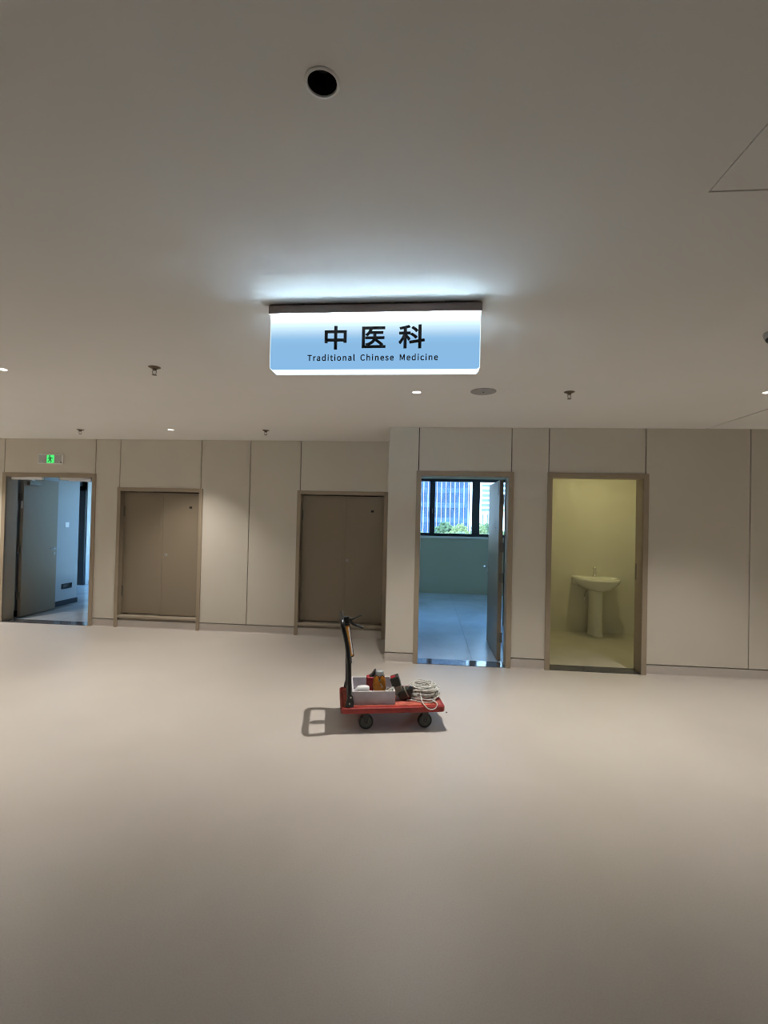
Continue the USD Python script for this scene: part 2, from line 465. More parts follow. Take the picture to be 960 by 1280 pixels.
def clad_wall(name, label, x0, x1, y, joints, doors, plate_doors):
    """substrate with door holes, dark joint backing, panels with open joints"""
    w = thing(name, label, 'wall', ((x0 + x1) / 2, y, 0), kind=S)
    holes = [(d[0] + .018, d[1] - .018, d[2] - .018) for d in doors]
    xs = [x0] + [v for h in sorted(holes) for v in h[:2]] + [x1]
    pieces = [box(xs[i], xs[i + 1], y + .034, y + WALL, 0, CEIL + .05) for i in range(0, len(xs), 2)]
    pieces += [box(h[0], h[1], y + .034, y + WALL, h[2], CEIL + .05) for h in holes]
    sub = mf(pieces[0])
    for p_ in pieces[1:]:
        sub += mf(p_)
    part(w, 'wall_core', sub, 'room_paint', smooth=False)
    back = [box(xs[i], xs[i + 1], y + .028, y + .0345, 0.02, CEIL) for i in range(0, len(xs), 2)] + [box(h[0], h[1], y + .028, y + .0345, h[2], CEIL) for h in holes]
    part(w, 'joint_backing', cat(*back), 'joint_dark', smooth=False, label='dark recess behind the panel joints')
    js = [x0] + list(joints) + [x1]
    for a, b_ in zip(js[:-1], js[1:]):
        mid = (a + b_) / 2
        z0 = BASE
        ov = [d for d in doors if d[0] - .03 < mid < d[1] + .03]
        if ov:
            z0 = ov[0][2] - .03
        part(w, 'wall_panel', box(a + GAP / 2, b_ - GAP / 2, y, y + .018, z0 + .006, CEIL + .03, .0015), 'panel', smooth=False)
    return w


NEAR_J = [-0.098, 0.919, 1.318, 2.330, 3.387, 4.45, 5.50, 6.50]
FAR_J = [-8.1, -7.08, -6.051, -4.663, -4.298, -3.114, -2.417, -1.712]
clad_wall('wall_front', 'beige panelled wall with the office and washroom doors', XC, XMAX, YR, NEAR_J, [D3, D4], [])
clad_wall('wall_left', 'beige panelled wall set further back with the double doors', XMIN, XC, YL, FAR_J, [D1, D2, D5], [])
wr = thing('wall_return', 'side of the step between the two panelled walls', 'wall', (XC, YR, 0), kind=S)
part(wr, 'wall_core', box(XC + .034, XC + .14, YR + .03, YL + .03, 0, CEIL + .05), 'room_paint', smooth=False)
part(wr, 'wall_panel', box(XC, XC + .018, YR + .0185, YL - .006, BASE + .006, CEIL + .03, .0015), 'panel', smooth=False)
part(wr, 'joint_backing', box(XC + .028, XC + .0345, YR + .028, YL, 0.02, CEIL), 'joint_dark', smooth=False)
part(wr, 'base', box(XC - .002, XC + .03, YR + .02, YL - .02, 0, BASE - .004), 'base_vinyl', smooth=False)


def baseboard(name, label, y, spans):
    t = thing(name, label, 'baseboard', ((spans[0][0] + spans[-1][1]) / 2, y, 0), kind=S)
    r = 0.018
    prof = [(y + .03, 0), (y - .002 - r, 0)] + [(y - .002 - r + r * math.sin(a), r - r * math.cos(a)) for a in np.linspace(0.2, math.pi / 2, 7)] + [(y - .002, BASE - .004), (y + .03, BASE - .004)]
    for a, b_ in spans:
        part(t, 'base', extrude(prof, b_ - a, 'x', a), 'base_vinyl', smooth=25)


baseboard('baseboard_front', 'coved vinyl base along the near panelled wall', YR, [(XC - .002, D3[0] + .004), (D3[1] - .004, D4[0] + .004), (D4[1] - .004, XMAX)])
baseboard('baseboard_left', 'coved vinyl base along the recessed wall, running under the shaft doors', YL, [(XMIN, D1[0] + .004), (D1[1] - .004, XC)])

for nm, b_, lb in (('wall_right', (XMAX, XMAX + .2, YMIN, 7.55), 'plain end wall of the hall to the right'), ('wall_end', (XMIN - .2, XMIN, YMIN, 13.2), 'plain end wall of the hall to the left'),
                   ('wall_back', (XMIN - .2, XMAX + .2, YMIN - .2, YMIN), 'plain wall of the hall behind the viewer')):
    solo(nm, box(*b_, 0, CEIL + .05), 'panel', lb, 'wall', kind=S, smooth=False)

# ------------------------------------------------------------------ setting: ceiling, with holes for the lamps and the hatch
HATCH = (0.845, 1.295, 1.10, 1.55)
c = mf(extrude([(XMIN - .2, YMIN - .2), (XMAX + .2, YMIN - .2), (XMAX + .2, YR + .03), (XC + .06, YR + .03), (XC + .06, YL + .03), (XMIN - .2, YL + .03)], .05, 'z', CEIL))
for x, y in LIT + LIT_OUT + [(-0.268, 1.105)]:
    c -= mf(cyl((x, y, CEIL - .1), (x, y, CEIL + .2), .0385, 40))
c -= mf(box(HATCH[0], HATCH[1], HATCH[2], HATCH[3], CEIL - .1, CEIL + .2))
c -= mf(box(2.938, 2.953, -1.0, YR + .05, CEIL - .1, CEIL + .02))
solo('ceiling', c, 'ceiling_paint', 'plain off-white plasterboard ceiling of the hall', 'ceiling', kind=S, smooth=False, loc=(0, 0, CEIL))
solo('ceiling_slab', extrude([(XMIN - .2, YMIN - .2), (XMAX + .2, YMIN - .2), (XMAX + .2, 7.55), (3.52, 7.55), (3.52, 10.8), (-1.32, 10.8), (-1.32, 7.33), (-4.33, 7.33), (-4.33, 13.2), (XMIN - .2, 13.2)], .35, 'z', CEIL + .05), 'ceiling_paint', 'underside of the slab over all rooms', 'ceiling', kind=S, smooth=False)
solo('trim_4', box(2.938, 2.953, -1.0, YR + .03, CEIL + .006, CEIL + .02), 'joint_dark', 'dark straight joint across the ceiling boards', 'trim', kind=S, smooth=False)
h = thing('ceiling_hatch', 'square flush access hatch in the ceiling near the top right', 'hatch', ((HATCH[0] + HATCH[1]) / 2, (HATCH[2] + HATCH[3]) / 2, CEIL))
part(h, 'hatch_panel', box(HATCH[0] + .004, HATCH[1] - .004, HATCH[2] + .004, HATCH[3] - .006, CEIL - .0005, CEIL + .014, .001), 'ceiling_paint', smooth=False)
part(h, 'hatch_frame', mf(box(HATCH[0], HATCH[1], HATCH[2], HATCH[3], CEIL + .014, CEIL + .03)) - mf(box(HATCH[0] + .03, HATCH[1] - .03, HATCH[2] + .03, HATCH[3] - .03, 0, 9)), 'joint_dark', smooth=False)
solo('building_mass', box(XMIN - .2, XMAX + .2, YMIN - .2, 10.8, -9, -.13), 'concrete', 'floors of the building below the hall', 'building', kind=S, smooth=False)

# ------------------------------------------------------------------ setting: the rooms behind
wo = thing('wall_office', 'pale painted walls of the office around its wide window', 'wall', (0.4, 7.5, 0), kind=S)
WX0, WX1, WZ0, WZ1, YW = -1.00, 3.00, 1.245, 2.50, 10.55


def wall_with_hole(x0, x1, y0, y1, hx0, hx1, hz0, hz1):
    return mf(box(x0, x1, y0, y1, 0, CEIL + .05)) - mf(box(hx0, hx1, y0 - 1, y1 + 1, hz0, hz1))


part(wo, 'window_wall', wall_with_hole(-1.32, 3.52, YW, YW + .25, WX0, WX1, WZ0, WZ1), 'office_paint', smooth=False)
for b_ in ((-.41, -.30, YR + WALL, 7.45), (1.20, 1.29, YR + WALL, 7.55), (-1.32, -.40, 7.33, 7.45), (1.20, XMAX, 7.45, 7.55), (-1.32, -1.2, 7.33, YW)):
    part(wo, 'partition', box(*b_, 0, CEIL + .05), 'office_paint', smooth=False)
part(wo, 'side_wall', mf(box(3.4, 3.52, 7.45, YW, 0, CEIL + .05)) - mf(box(3, 4, 7.6, 9.0, 1.0, 2.5)), 'office_paint', smooth=False)
ww = thing('wall_washroom', 'cream painted walls of the small washroom', 'wall', (2.2, 6.5, 0), kind=S)
part(ww, 'back_wall', box(1.29, 3.22, 7.31, 7.45, 0, CEIL + .05), 'wash_paint', smooth=False)
part(ww, 'side_wall', box(1.28, 1.30, YR + WALL, 7.31, 0, CEIL + .05), 'wash_paint', smooth=False)
part(ww, 'side_wall', box(3.10, 3.22, YR + WALL, 7.31, 0, CEIL + .05), 'wash_paint', smooth=False)
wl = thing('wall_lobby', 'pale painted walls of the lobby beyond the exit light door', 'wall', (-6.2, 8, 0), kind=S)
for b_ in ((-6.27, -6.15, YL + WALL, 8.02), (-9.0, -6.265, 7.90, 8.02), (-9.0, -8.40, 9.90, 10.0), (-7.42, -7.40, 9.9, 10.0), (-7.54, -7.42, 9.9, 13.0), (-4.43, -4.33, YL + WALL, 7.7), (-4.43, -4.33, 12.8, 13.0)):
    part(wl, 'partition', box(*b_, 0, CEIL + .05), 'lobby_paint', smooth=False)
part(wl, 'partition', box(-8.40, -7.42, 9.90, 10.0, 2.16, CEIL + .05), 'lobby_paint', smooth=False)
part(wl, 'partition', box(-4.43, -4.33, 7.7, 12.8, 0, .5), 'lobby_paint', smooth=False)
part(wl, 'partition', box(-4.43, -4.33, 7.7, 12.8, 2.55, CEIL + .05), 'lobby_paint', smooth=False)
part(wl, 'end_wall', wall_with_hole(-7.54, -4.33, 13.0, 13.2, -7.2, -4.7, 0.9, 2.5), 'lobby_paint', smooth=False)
bl = thing('baseboard_lobby', 'dark skirting along the lobby walls', 'baseboard', (-6.15, 7.3, 0), kind=S)
part(bl, 'skirting', box(-6.15, -6.138, YL + WALL, 8.03, 0, .085, .002), 'skirting_dark')
part(bl, 'skirting', box(-7.42, -7.408, 9.9, 13.0, 0, .085, .002), 'skirting_dark')
part(bl, 'skirting', box(-4.442, -4.43, YL + WALL, 13.0, 0, .085, .002), 'skirting_dark')
rc = thing('ceiling_rooms', 'white ceilings of the rooms behind the panelled walls', 'ceiling', (0, 8, CEIL), kind=S)
part(rc, 'ceiling_board', box(-9, -4.33, YL + WALL, 13.0, CEIL, CEIL + .05), 'room_paint', smooth=False)
part(rc, 'ceiling_board', extrude([(-.41, YR + WALL), (3.52, YR + WALL), (3.52, YW), (-1.32, YW), (-1.32, 7.33), (-.41, 7.33)], .05, 'z', CEIL), 'room_paint', smooth=False)

# dark doorway across the lobby
d = thing('door_6', 'dark doorway far back in the lobby beyond the open leaf', 'door', (-7.9, 9.9, 0), kind=S)
for b_ in ((-7.56, -7.42), (-8.42, -8.28)):
    part(d, 'jamb', box(b_[0], b_[1], 9.86, 10.0, 0, 2.16, .003), 'window_frame')
part(d, 'head', box(-8.42, -7.42, 9.86, 10.0, 2.05, 2.16, .003), 'window_frame')
part(d, 'door_leaf', box(-8.28, -7.56, 9.93, 9.975, 0.008, 2.05, .002), 'door_tan')


# ------------------------------------------------------------------ windows


def window(name, label, x0, x1, y, z0, z1, mull, fw=.055, sill=True):
    w = thing(name, label, 'window', ((x0 + x1) / 2, y, z0), kind=S)
    part(w, 'window_frame', mf(box(x0, x1, y + .03, y + .11, z0, z1)) - mf(box(x0 + fw, x1 - fw, y - 1, y + 1, z0 + fw, z1 - fw)), 'window_frame', smooth=False)
    edges = [x0 + fw]
    for c_, wd in mull:
        part(w, 'mullion', box(c_ - wd / 2, c_ + wd / 2, y + .02, y + .115, z0 + fw - .001, z1 - fw + .001, .003), 'window_frame')
        edges += [c_ - wd / 2, c_ + wd / 2]
    edges.append(x1 - fw)
    for i in range(0, len(edges), 2):
        part(w, 'pane', box(edges[i], edges[i + 1], y + .066, y + .070, z0 + fw, z1 - fw), 'pane', smooth=False)
    if sill:
        part(w, 'window_sill', box(x0 - .04, x1 + .04, y - .05, y + .03, z0 - .045, z0, .006), 'sill_white')
    return w


w1 = window('window_1', 'wide dark framed window over the office floor, street outside', WX0, WX1, YW, WZ0, WZ1, [(0.122, .115), (1.068, .165), (2.10, .12)], fw=.062)
hd = part(w1, 'casement_handle', box(.118, .132, YW - .012, YW + .02, 1.78, 1.80, .003), 'steel', label='small silver casement handle on the dark mullion')
part(hd, 'lever', box(.119, .131, YW - .03, YW - .012, 1.74, 1.845, .004), 'steel')
w3 = thing('window_3', 'unseen tall side window added to let more daylight into the lobby', 'window', (-4.38, 10.5, .5), kind=S)  # added out of view to daylight the lobby wall and open leaf
part(w3, 'window_frame', mf(box(-4.42, -4.35, 7.7, 12.8, .5, 2.55)) - mf(box(-5, -4, 7.76, 12.74, .56, 2.49)), 'window_frame', smooth=False)
for y_ in (9.75, 11.25):
    part(w3, 'mullion', box(-4.42, -4.35, y_ - .04, y_ + .04, .55, 2.5, .003), 'window_frame')
for a_, b_ in ((7.76, 9.71), (9.79, 11.21), (11.29, 12.74)):
    part(w3, 'pane', box(-4.387, -4.383, a_, b_, .56, 2.49), 'pane', smooth=False)
w4 = thing('window_4', 'unseen side window added to bring more daylight into the office', 'window', (3.46, 8.3, 1.0), kind=S)  # extra opening out of view, added so more daylight reaches the office floor
part(w4, 'window_frame', mf(box(3.42, 3.50, 7.6, 9.0, 1.0, 2.5)) - mf(box(3, 4, 7.66, 8.94, 1.06, 2.44)), 'window_frame', smooth=False)
part(w4, 'mullion', box(3.42, 3.50, 8.26, 8.34, 1.05, 2.45, .003), 'window_frame')
for a_, b_ in ((7.66, 8.26), (8.34, 8.94)):
    part(w4, 'pane', box(3.456, 3.460, a_, b_, 1.06, 2.44), 'pane', smooth=False)
window('window_2', 'daylit window at the end of the lobby', -7.2, -4.7, 13.0, .9, 2.5, [(-5.95, .1)])


# ------------------------------------------------------------------ doors
def frame(t, d, y, fw, depth, legs_to=0.0):
    x0, x1, zt = d
    f = y - .014
    for a, b_, s in ((x0, x0 + fw, 1), (x1 - fw, x1, -1)):
        front = box(a, b_, f, y + .012, legs_to, zt, .002)
        inner = (x0 + fw - .022, x0 + fw) if s > 0 else (x1 - fw, x1 - fw + .022)
        lin = box(inner[0], inner[1], y, y + depth, legs_to, zt - fw + .005)
        sl = (inner[0] - .0, inner[1] - .016) if s > 0 else (inner[0] + .016, inner[1])
        reb = box(sl[0], sl[1], y + depth, y + WALL + .012, legs_to, zt - fw + .014)
        part(t, 'jamb', cat(front, lin, reb), 'frame_tan', smooth=False)
    part(t, 'head', cat(box(x0 + fw - .001, x1 - fw + .001, f + .0005, y + .012, zt - fw, zt - .0005, .002), box(x0 + fw - .022, x1 - fw + .022, y, y + depth, zt - fw, zt - fw + .022),
                        box(x0 + fw - .022, x1 - fw + .022, y + depth, y + WALL + .012, zt - fw + .014, zt - fw + .022)), 'frame_tan', smooth=False)


def lever(t, face, out, along, z, parent=None):
    """lever handle on a leaf: face point (x,y), out = outward dir (2-vector), along = dir of the grip"""
    o, a = np.array([*out, 0.0]), np.array([*along, 0.0])
    p = np.array([*face, z])
    h_ = part(t, 'door_handle', cat(cyl(p, p + o * .010, .025, 24), cyl(p + o * .008, p + o * .055, .010, 14),
              tube(smooth_path([p + o * .05, p + o * .056 + a * .02, p + o * .055 + a * .07, p + o * .052 + a * .125], 14), .0095, 10)), 'steel', label='brushed steel lever handle')
    q = p - np.array([0, 0, .085])
    part(h_, 'lock_rose', cat(cyl(q, q + o * .010, .023, 24), box(q[0] + o[0] * .01 - .004, q[0] + o[0] * .01 + .004, q[1] + o[1] * .01 - .004, q[1] + o[1] * .01 + .004, q[2] - .012, q[2] + .006)), 'steel')
    return h_


# door 1: double door under the exit light, both leaves swung into the lobby
d = thing('door_1', 'tan framed double door standing open under the green exit light', 'door', ((D1[0] + D1[1]) / 2, YL, 0), kind=S)
frame(d, D1, YL, .058, .14)
lx = -6.0
l1 = part(d, 'door_leaf', box(lx - .048, lx, 6.668, 7.345, .012, 2.085, .002), 'door_tan', label='left leaf, swung open against the lobby wall')
part(l1, 'latch_plate', box(lx - .036, lx - .012, 6.664, 6.670, 1.63, 1.78, .001), 'rail_silver')
for z in (.33, 1.02, 1.80):
    part(d, 'hinge', cat(cyl((lx - .052, 6.655, z - .055), (lx - .052, 6.655, z + .055), .009, 12), box(lx - .046, lx - .010, 6.662, 6.669, z - .055, z + .055)), 'hinge_steel')
lever(d, (lx, 7.285), (1, 0), (0, -1), 1.0)
l2 = part(d, 'door_leaf', box(-4.715, -4.667, 6.668, 7.345, .012, 2.085, .002), 'door_tan', label='right leaf, swung open out of sight behind the wall')
for z in (.33, 1.02, 1.80):
    part(d, 'hinge', cyl((-4.663, 6.655, z - .055), (-4.663, 6.655, z + .055), .009, 12), 'hinge_steel')
zt = D1[2] - .058
for a, b_ in ((-5.975, -5.50), (-5.235, -4.76)):
    part(d, 'closer_rail', box(a, b_, YL + .035, YL + .075, zt - .038, zt - .001, .003), 'rail_white', label='silver closer rail under the door head')
part(d, 'closer_body', cat(rbox(lx, lx + .05, 6.72, 6.93, 1.985, 2.045, .008)), 'hinge_steel', label='door closer body at the top of the open leaf')
part(d, 'closer_arm', tube([(lx + .03, 6.83, 2.05), (-5.78, 6.56, 2.052), (-5.70, 6.495, 2.054)], .009, 8), 'rail_silver')
part(d, 'closer_arm', tube([(-5.16, 6.50, 2.045), (-5.02, 6.58, 2.050), (-4.74, 6.85, 2.05)], .009, 8), 'rail_silver')


# doors 2 and 3: closed double leaf shaft doors above a raised sill
def shaft_door(name, label, D_, split, lock_x, label_x, proud):
    x0, x1, zt = D_
    t = thing(name, label, 'door', ((x0 + x1) / 2, YL, 0), kind=S)
    fw = .05
    frame(t, D_, YL, fw, .15)
    a, b_ = x0 + fw, x1 - fw
    part(t, 'sill', cat(box(a, b_, YL - .016, YL + .15, .138, .172, .004), box(a, b_, YL + .02, YL + .15, BASE - .01, .14)), 'sill_tan', label='paler raised sill under the leaves')
    z0, z1 = .186, zt - fw - .010
    yf = YL + .072
    part(t, 'door_leaf', box(a + .006, split - .004, yf, yf + .045, z0, z1, .002), 'door_tan', label='left leaf')
    r_ = part(t, 'door_leaf', box(split + .002, b_ - .006, yf - proud, yf + .045 - proud, z0 - .004, z1 - .004, .002), 'door_tan', label='right leaf with lock and small plate')
    part(r_, 'meeting_strip', box(split - .012, split + .034, yf - proud - .007, yf - proud + .001, z0 - .002, z1 - .004, .002), 'door_tan')
    lk = part(r_, 'lock', cat(lathe([(0, 0), (.021, 0), (.021, .004), (.017, .007), (.013, .005), (0, .005)], 24)), 'steel', label='round steel lock')
    fix(lk, (lock_x, yf - proud, 1.022))
    part(r_, 'number_plate', box(label_x - .019, label_x + .019, yf - proud - .0035, yf - proud, 1.678, 1.706, .001), 'black_plastic', label='tiny dark plate')
    for z in (.50, 1.62):
        part(t, 'hinge', cat(cyl((a + .010, yf - .004, z - .07), (a + .010, yf - .004, z + .07), .010, 12)), 'hinge_steel')
        part(t, 'hinge', cat(cyl((b_ - .010, yf - .006 - proud, z - .06), (b_ - .010, yf - .006 - proud, z + .06), .008, 12)), 'hinge_steel')
    # the shaft behind is closed off
    part(t, 'shaft_lining', mf(box(x0 - .04, x1 + .01, YL + .19, YL + .5, .1, zt + .05)) - mf(box(x0 + .0, x1 - .03, YL + .1, YL + .45, .14, zt)), 'joint_dark', smooth=False)
    return t


def fix(path, at):
    """re-place a lathe part (built around z at the origin) so that it faces the hall (-y) at the given world point"""
    g = UsdGeom.Mesh(stage.GetPrimAtPath(path))
    root = '/'.join(path.split('/')[:3])
    v = np.array(g.GetPointsAttr().Get()) + OFFSET[root]
    w = np.c_[v[:, 0] + at[0], at[1] - v[:, 2], v[:, 1] + at[2]] - OFFSET[root]
    nrm = g.GetNormalsAttr().Get()
    from pxr import Vt
    g.GetPointsAttr().Set(Vt.Vec3fArray.FromNumpy(w.astype(np.float32)))
    if nrm:
        q = np.array(nrm)
        g.GetNormalsAttr().Set(Vt.Vec3fArray.FromNumpy(np.c_[q[:, 0], -q[:, 2], q[:, 1]].astype(np.float32)))


shaft_door('door_2', 'closed tan double shaft door beside the exit light door', D2, -3.705, -3.62, -3.275, .022)
shaft_door('door_3', 'closed tan double shaft door in the corner behind the trolley', D5, -1.122, -1.057, -.727, .004)

# door 4: office, leaf swung in on the right
d = thing('door_4', 'tan framed office door standing open, window beyond', 'door', ((D3[0] + D3[1]) / 2, YR, 0), kind=S)
frame(d, D3, YR, .055, .135)
lx = 0.832
l4 = part(d, 'door_leaf', box(lx, lx + .046, 5.615, 6.53, .010, 2.075, .002), 'door_tan', label='leaf swung into the office')
part(l4, 'wire_mark', tube([(lx - .001, 5.70, 2.05), (lx - .002, 5.69, 1.98), (lx - .001, 5.695, 1.90)], .002, 6), 'black_plastic')
part(l4, 'strike_dot', cyl((lx - .004, 5.86, 1.52), (lx + .001, 5.86, 1.52), .008, 12), 'hinge_steel')
for z in (.27, .95, 1.30, 1.85):
    part(d, 'hinge', cat(cyl((lx + .048, 5.605, z - .055), (lx + .048, 5.605, z + .055), .009, 12), box(lx + .008, lx + .044, 5.608, 5.616, z - .055, z + .055)), 'hinge_steel')
lever(d, (lx, 6.465), (-1, 0), (0, -1), 1.0)
lever(d, (lx + .042, 6.465), (1, 0), (0, -1), 1.0)

# door 5: washroom, leaf out of sight (swung back behind the wall)
d = thing('door_5', 'tan framed washroom doorway with the basin inside', 'door', ((D4[0] + D4[1]) / 2, YR, 0), kind=S)
frame(d, D4, YR, .055, .135)
part(d, 'strike_plate', box(D4[1] - .055 - .0015, D4[1] - .052, YR + .142, YR + .172, .99, 1.17, .001), 'hinge_steel', label='dark strike plate on the jamb')

# ------------------------------------------------------------------ exit light
ex0, ex1, ez0, ez1 = -5.532, -5.152, 2.268, 2.412
e = thing('exit_light', 'slim exit light with green running figure above the double door', 'exit sign', ((ex0 + ex1) / 2, YL, ez0))
part(e, 'light_frame', mf(box(ex0, ex1, YL - .014, YL + .004, ez0, ez1, .003)) - mf(box(ex0 + .014, ex1 - .014, YL - .1, YL - .004, ez0 + .014, ez1 - .014)), 'white_plastic', smooth=False)
part(e, 'face_plate', box(ex0 + .014, ex1 - .014, YL - .008, YL - .003, ez0 + .014, ez1 - .014), 'exit_glass', smooth=False)
gx, gz = (ex0 + ex1) / 2 + .0, (ez0 + ez1) / 2
pic = part(e, 'pictogram', box(gx - .056, gx + .056, YL - .0095, YL - .0078, gz - .057, gz + .057), 'exit_green', smooth=False, label='bright green lit square')
man = [Polygon([(-.008, .030), (.012, .020), (.004, -.008), (-.016, .000)]), Polygon([(-.010, .028), (-.032, .018), (-.036, .000), (-.030, -.002), (-.026, .013), (-.010, .018)]),
       Polygon([(.010, .018), (.026, .004), (.038, .010), (.036, .016), (.026, .012), (.012, .026)]), Polygon([(.004, -.004), (.018, -.022), (.014, -.050), (.006, -.050), (.008, -.026), (-.010, -.010)]),
       Polygon([(-.014, .002), (-.018, -.020), (-.040, -.036), (-.036, -.044), (-.010, -.026), (-.002, -.006)])]
import shapely
fig = shapely.union_all(man + [shapely.Point(-.012, .042).buffer(.0095, 8)]).buffer(.001)
part(pic, 'running_figure', cat(*[mv(extrude(g, .0012, 'y', 0), (gx, YL - .0108, gz)) for g in getattr(fig, 'geoms', [fig])]), 'exit_figure', smooth=False, label='darker running figure')
part(e, 'test_button', cyl((ex1 - .028, YL - .011, ez0 + .026), (ex1 - .028, YL - .006, ez0 + .026), .009, 16), 'black_plastic')

# ------------------------------------------------------------------ hanging department sign
GLYPHS = [[[[(-99,75),(-12,76),(-11,119),(11,118),(11,76),(98,75),(98,-41),(76,-41),(76,-28),(11,-28),(11,-106),(-11,-107),(-12,-28),(-77,-28),(-78,-43),(-99,-42)],[(11,-5),(76,-6),(76,54),(11,54)],[(-77,-5),(-12,-6),(-12,54),(-77,54)]]],[[[(-99,106),(105,106),(105,85),(-77,85),(-77,-75),(-56,-76),(-60,-68),(-67,-62),(-67,-59),(-42,-51),(-19,-38),(-6,-25),(1,-12),(0,-10),(-68,-9),(-67,10),(4,10),(4,40),(-31,40),(-50,19),(-68,30),(-68,32),(-47,52),(-39,64),(-31,83),(-25,83),(-10,78),(-17,60),(89,60),(88,40),(26,40),(26,10),(100,10),(100,-10),(28,-11),(65,-39),(89,-61),(90,-64),(79,-76),(111,-77),(111,-96),(-99,-97)],[(-22,-64),(-48,-76),(72,-75),(50,-53),(18,-28),(15,-30),(11,-38),(-6,-54)]]],[[[(-21,-41),(-20,-38),(-17,-37),(61,-25),(61,118),(82,119),(83,-21),(110,-17),(114,-35),(113,-38),(83,-43),(83,-105),(61,-106),(61,-47),(-17,-59)]],[[(-1,88),(-1,91),(7,99),(14,102),(36,86),(46,77),(54,66),(40,53),(38,53),(22,71)]],[[(-11,26),(-5,34),(1,39),(4,39),(35,17),(47,5),(47,1),(33,-11),(13,9)]],[[(-115,-46),(-114,-41),(-106,-33),(-88,-3),(-75,28),(-76,30),(-111,30),(-112,50),(-71,52),(-71,83),(-104,78),(-109,95),(-61,105),(-29,115),(-18,101),(-18,97),(-49,88),(-49,51),(-15,51),(-14,31),(-48,30),(-49,28),(-24,-2),(-16,-13),(-16,-16),(-28,-30),(-31,-30),(-40,-12),(-46,-3),(-49,-2),(-49,-105),(-71,-106),(-71,-11),(-73,-11),(-91,-47),(-103,-63),(-106,-62)]]]]
SX0, SX1, SY, ST = -0.781, 0.236, 2.28, 0.078
SZ0 = 2.312
sg = thing('hanging_sign', 'backlit blue white department sign hung under the ceiling', 'sign', ((SX0 + SX1) / 2, SY + ST / 2, CEIL))
ch_ = .012
prof = [(SX0, 2.586), (SX1, 2.586), (SX1, SZ0 + ch_), (SX1 - ch_, SZ0), (SX0 + ch_, SZ0), (SX0, SZ0 + ch_)]
part(sg, 'light_box', extrude(prof, ST - .004, 'y', SY + .002), 'sign_strip', smooth=False, label='glowing edge of the light box')
part(sg, 'sign_face', extrude([(SX0 + .003, 2.586), (SX1 - .003, 2.586), (SX1 - .003, SZ0 + ch_), (SX1 - ch_ - .002, SZ0 + .004), (SX0 + ch_ + .002, SZ0 + .004), (SX0 + .003, SZ0 + ch_)], .003, 'y', SY), 'sign_face', smooth=False, label='lit front face, white along the top and blue below')
part(sg, 'sign_face', extrude([(SX0 + .003, 2.586), (SX1 - .003, 2.586), (SX1 - .003, SZ0 + ch_), (SX1 - ch_ - .002, SZ0 + .004), (SX0 + ch_ + .002, SZ0 + .004), (SX0 + .003, SZ0 + ch_)], .003, 'y', SY + ST - .003), 'sign_face', smooth=False)
part(sg, 'channel', box(SX0 - .004, SX1 + .004, SY - .022, SY + ST + .022, 2.583, CEIL - .007, .002), 'sign_bronze', label='bronze channel holding the top of the light box')
for x in (SX0 + .14, SX1 - .14):
    part(sg, 'hanger', cat(box(x - .03, x + .03, SY - .015, SY + ST + .015, CEIL - .010, CEIL), cyl((x, SY + .012, CEIL - .009), (x, SY - .024, CEIL - .009), .004, 10)), 'hinge_steel', smooth=False)
for gi, (cx, cz) in enumerate(((-.4555, 2.466), (-.2735, 2.467), (-.0875, 2.468))):
    s_ = .112 / 226
    ms = []
    for rings in GLYPHS[gi]:
        pg = Polygon(rings[0], rings[1:]).buffer(3.6, join_style=2)
        ms.append(extrude(shapely.affinity.translate(shapely.affinity.scale(pg, s_ * 1.07, s_, origin=(0, 0)), cx, cz), .002, 'y', SY - .0022))
    part(sg, 'character', cat(*ms), 'letter_black', smooth=False)


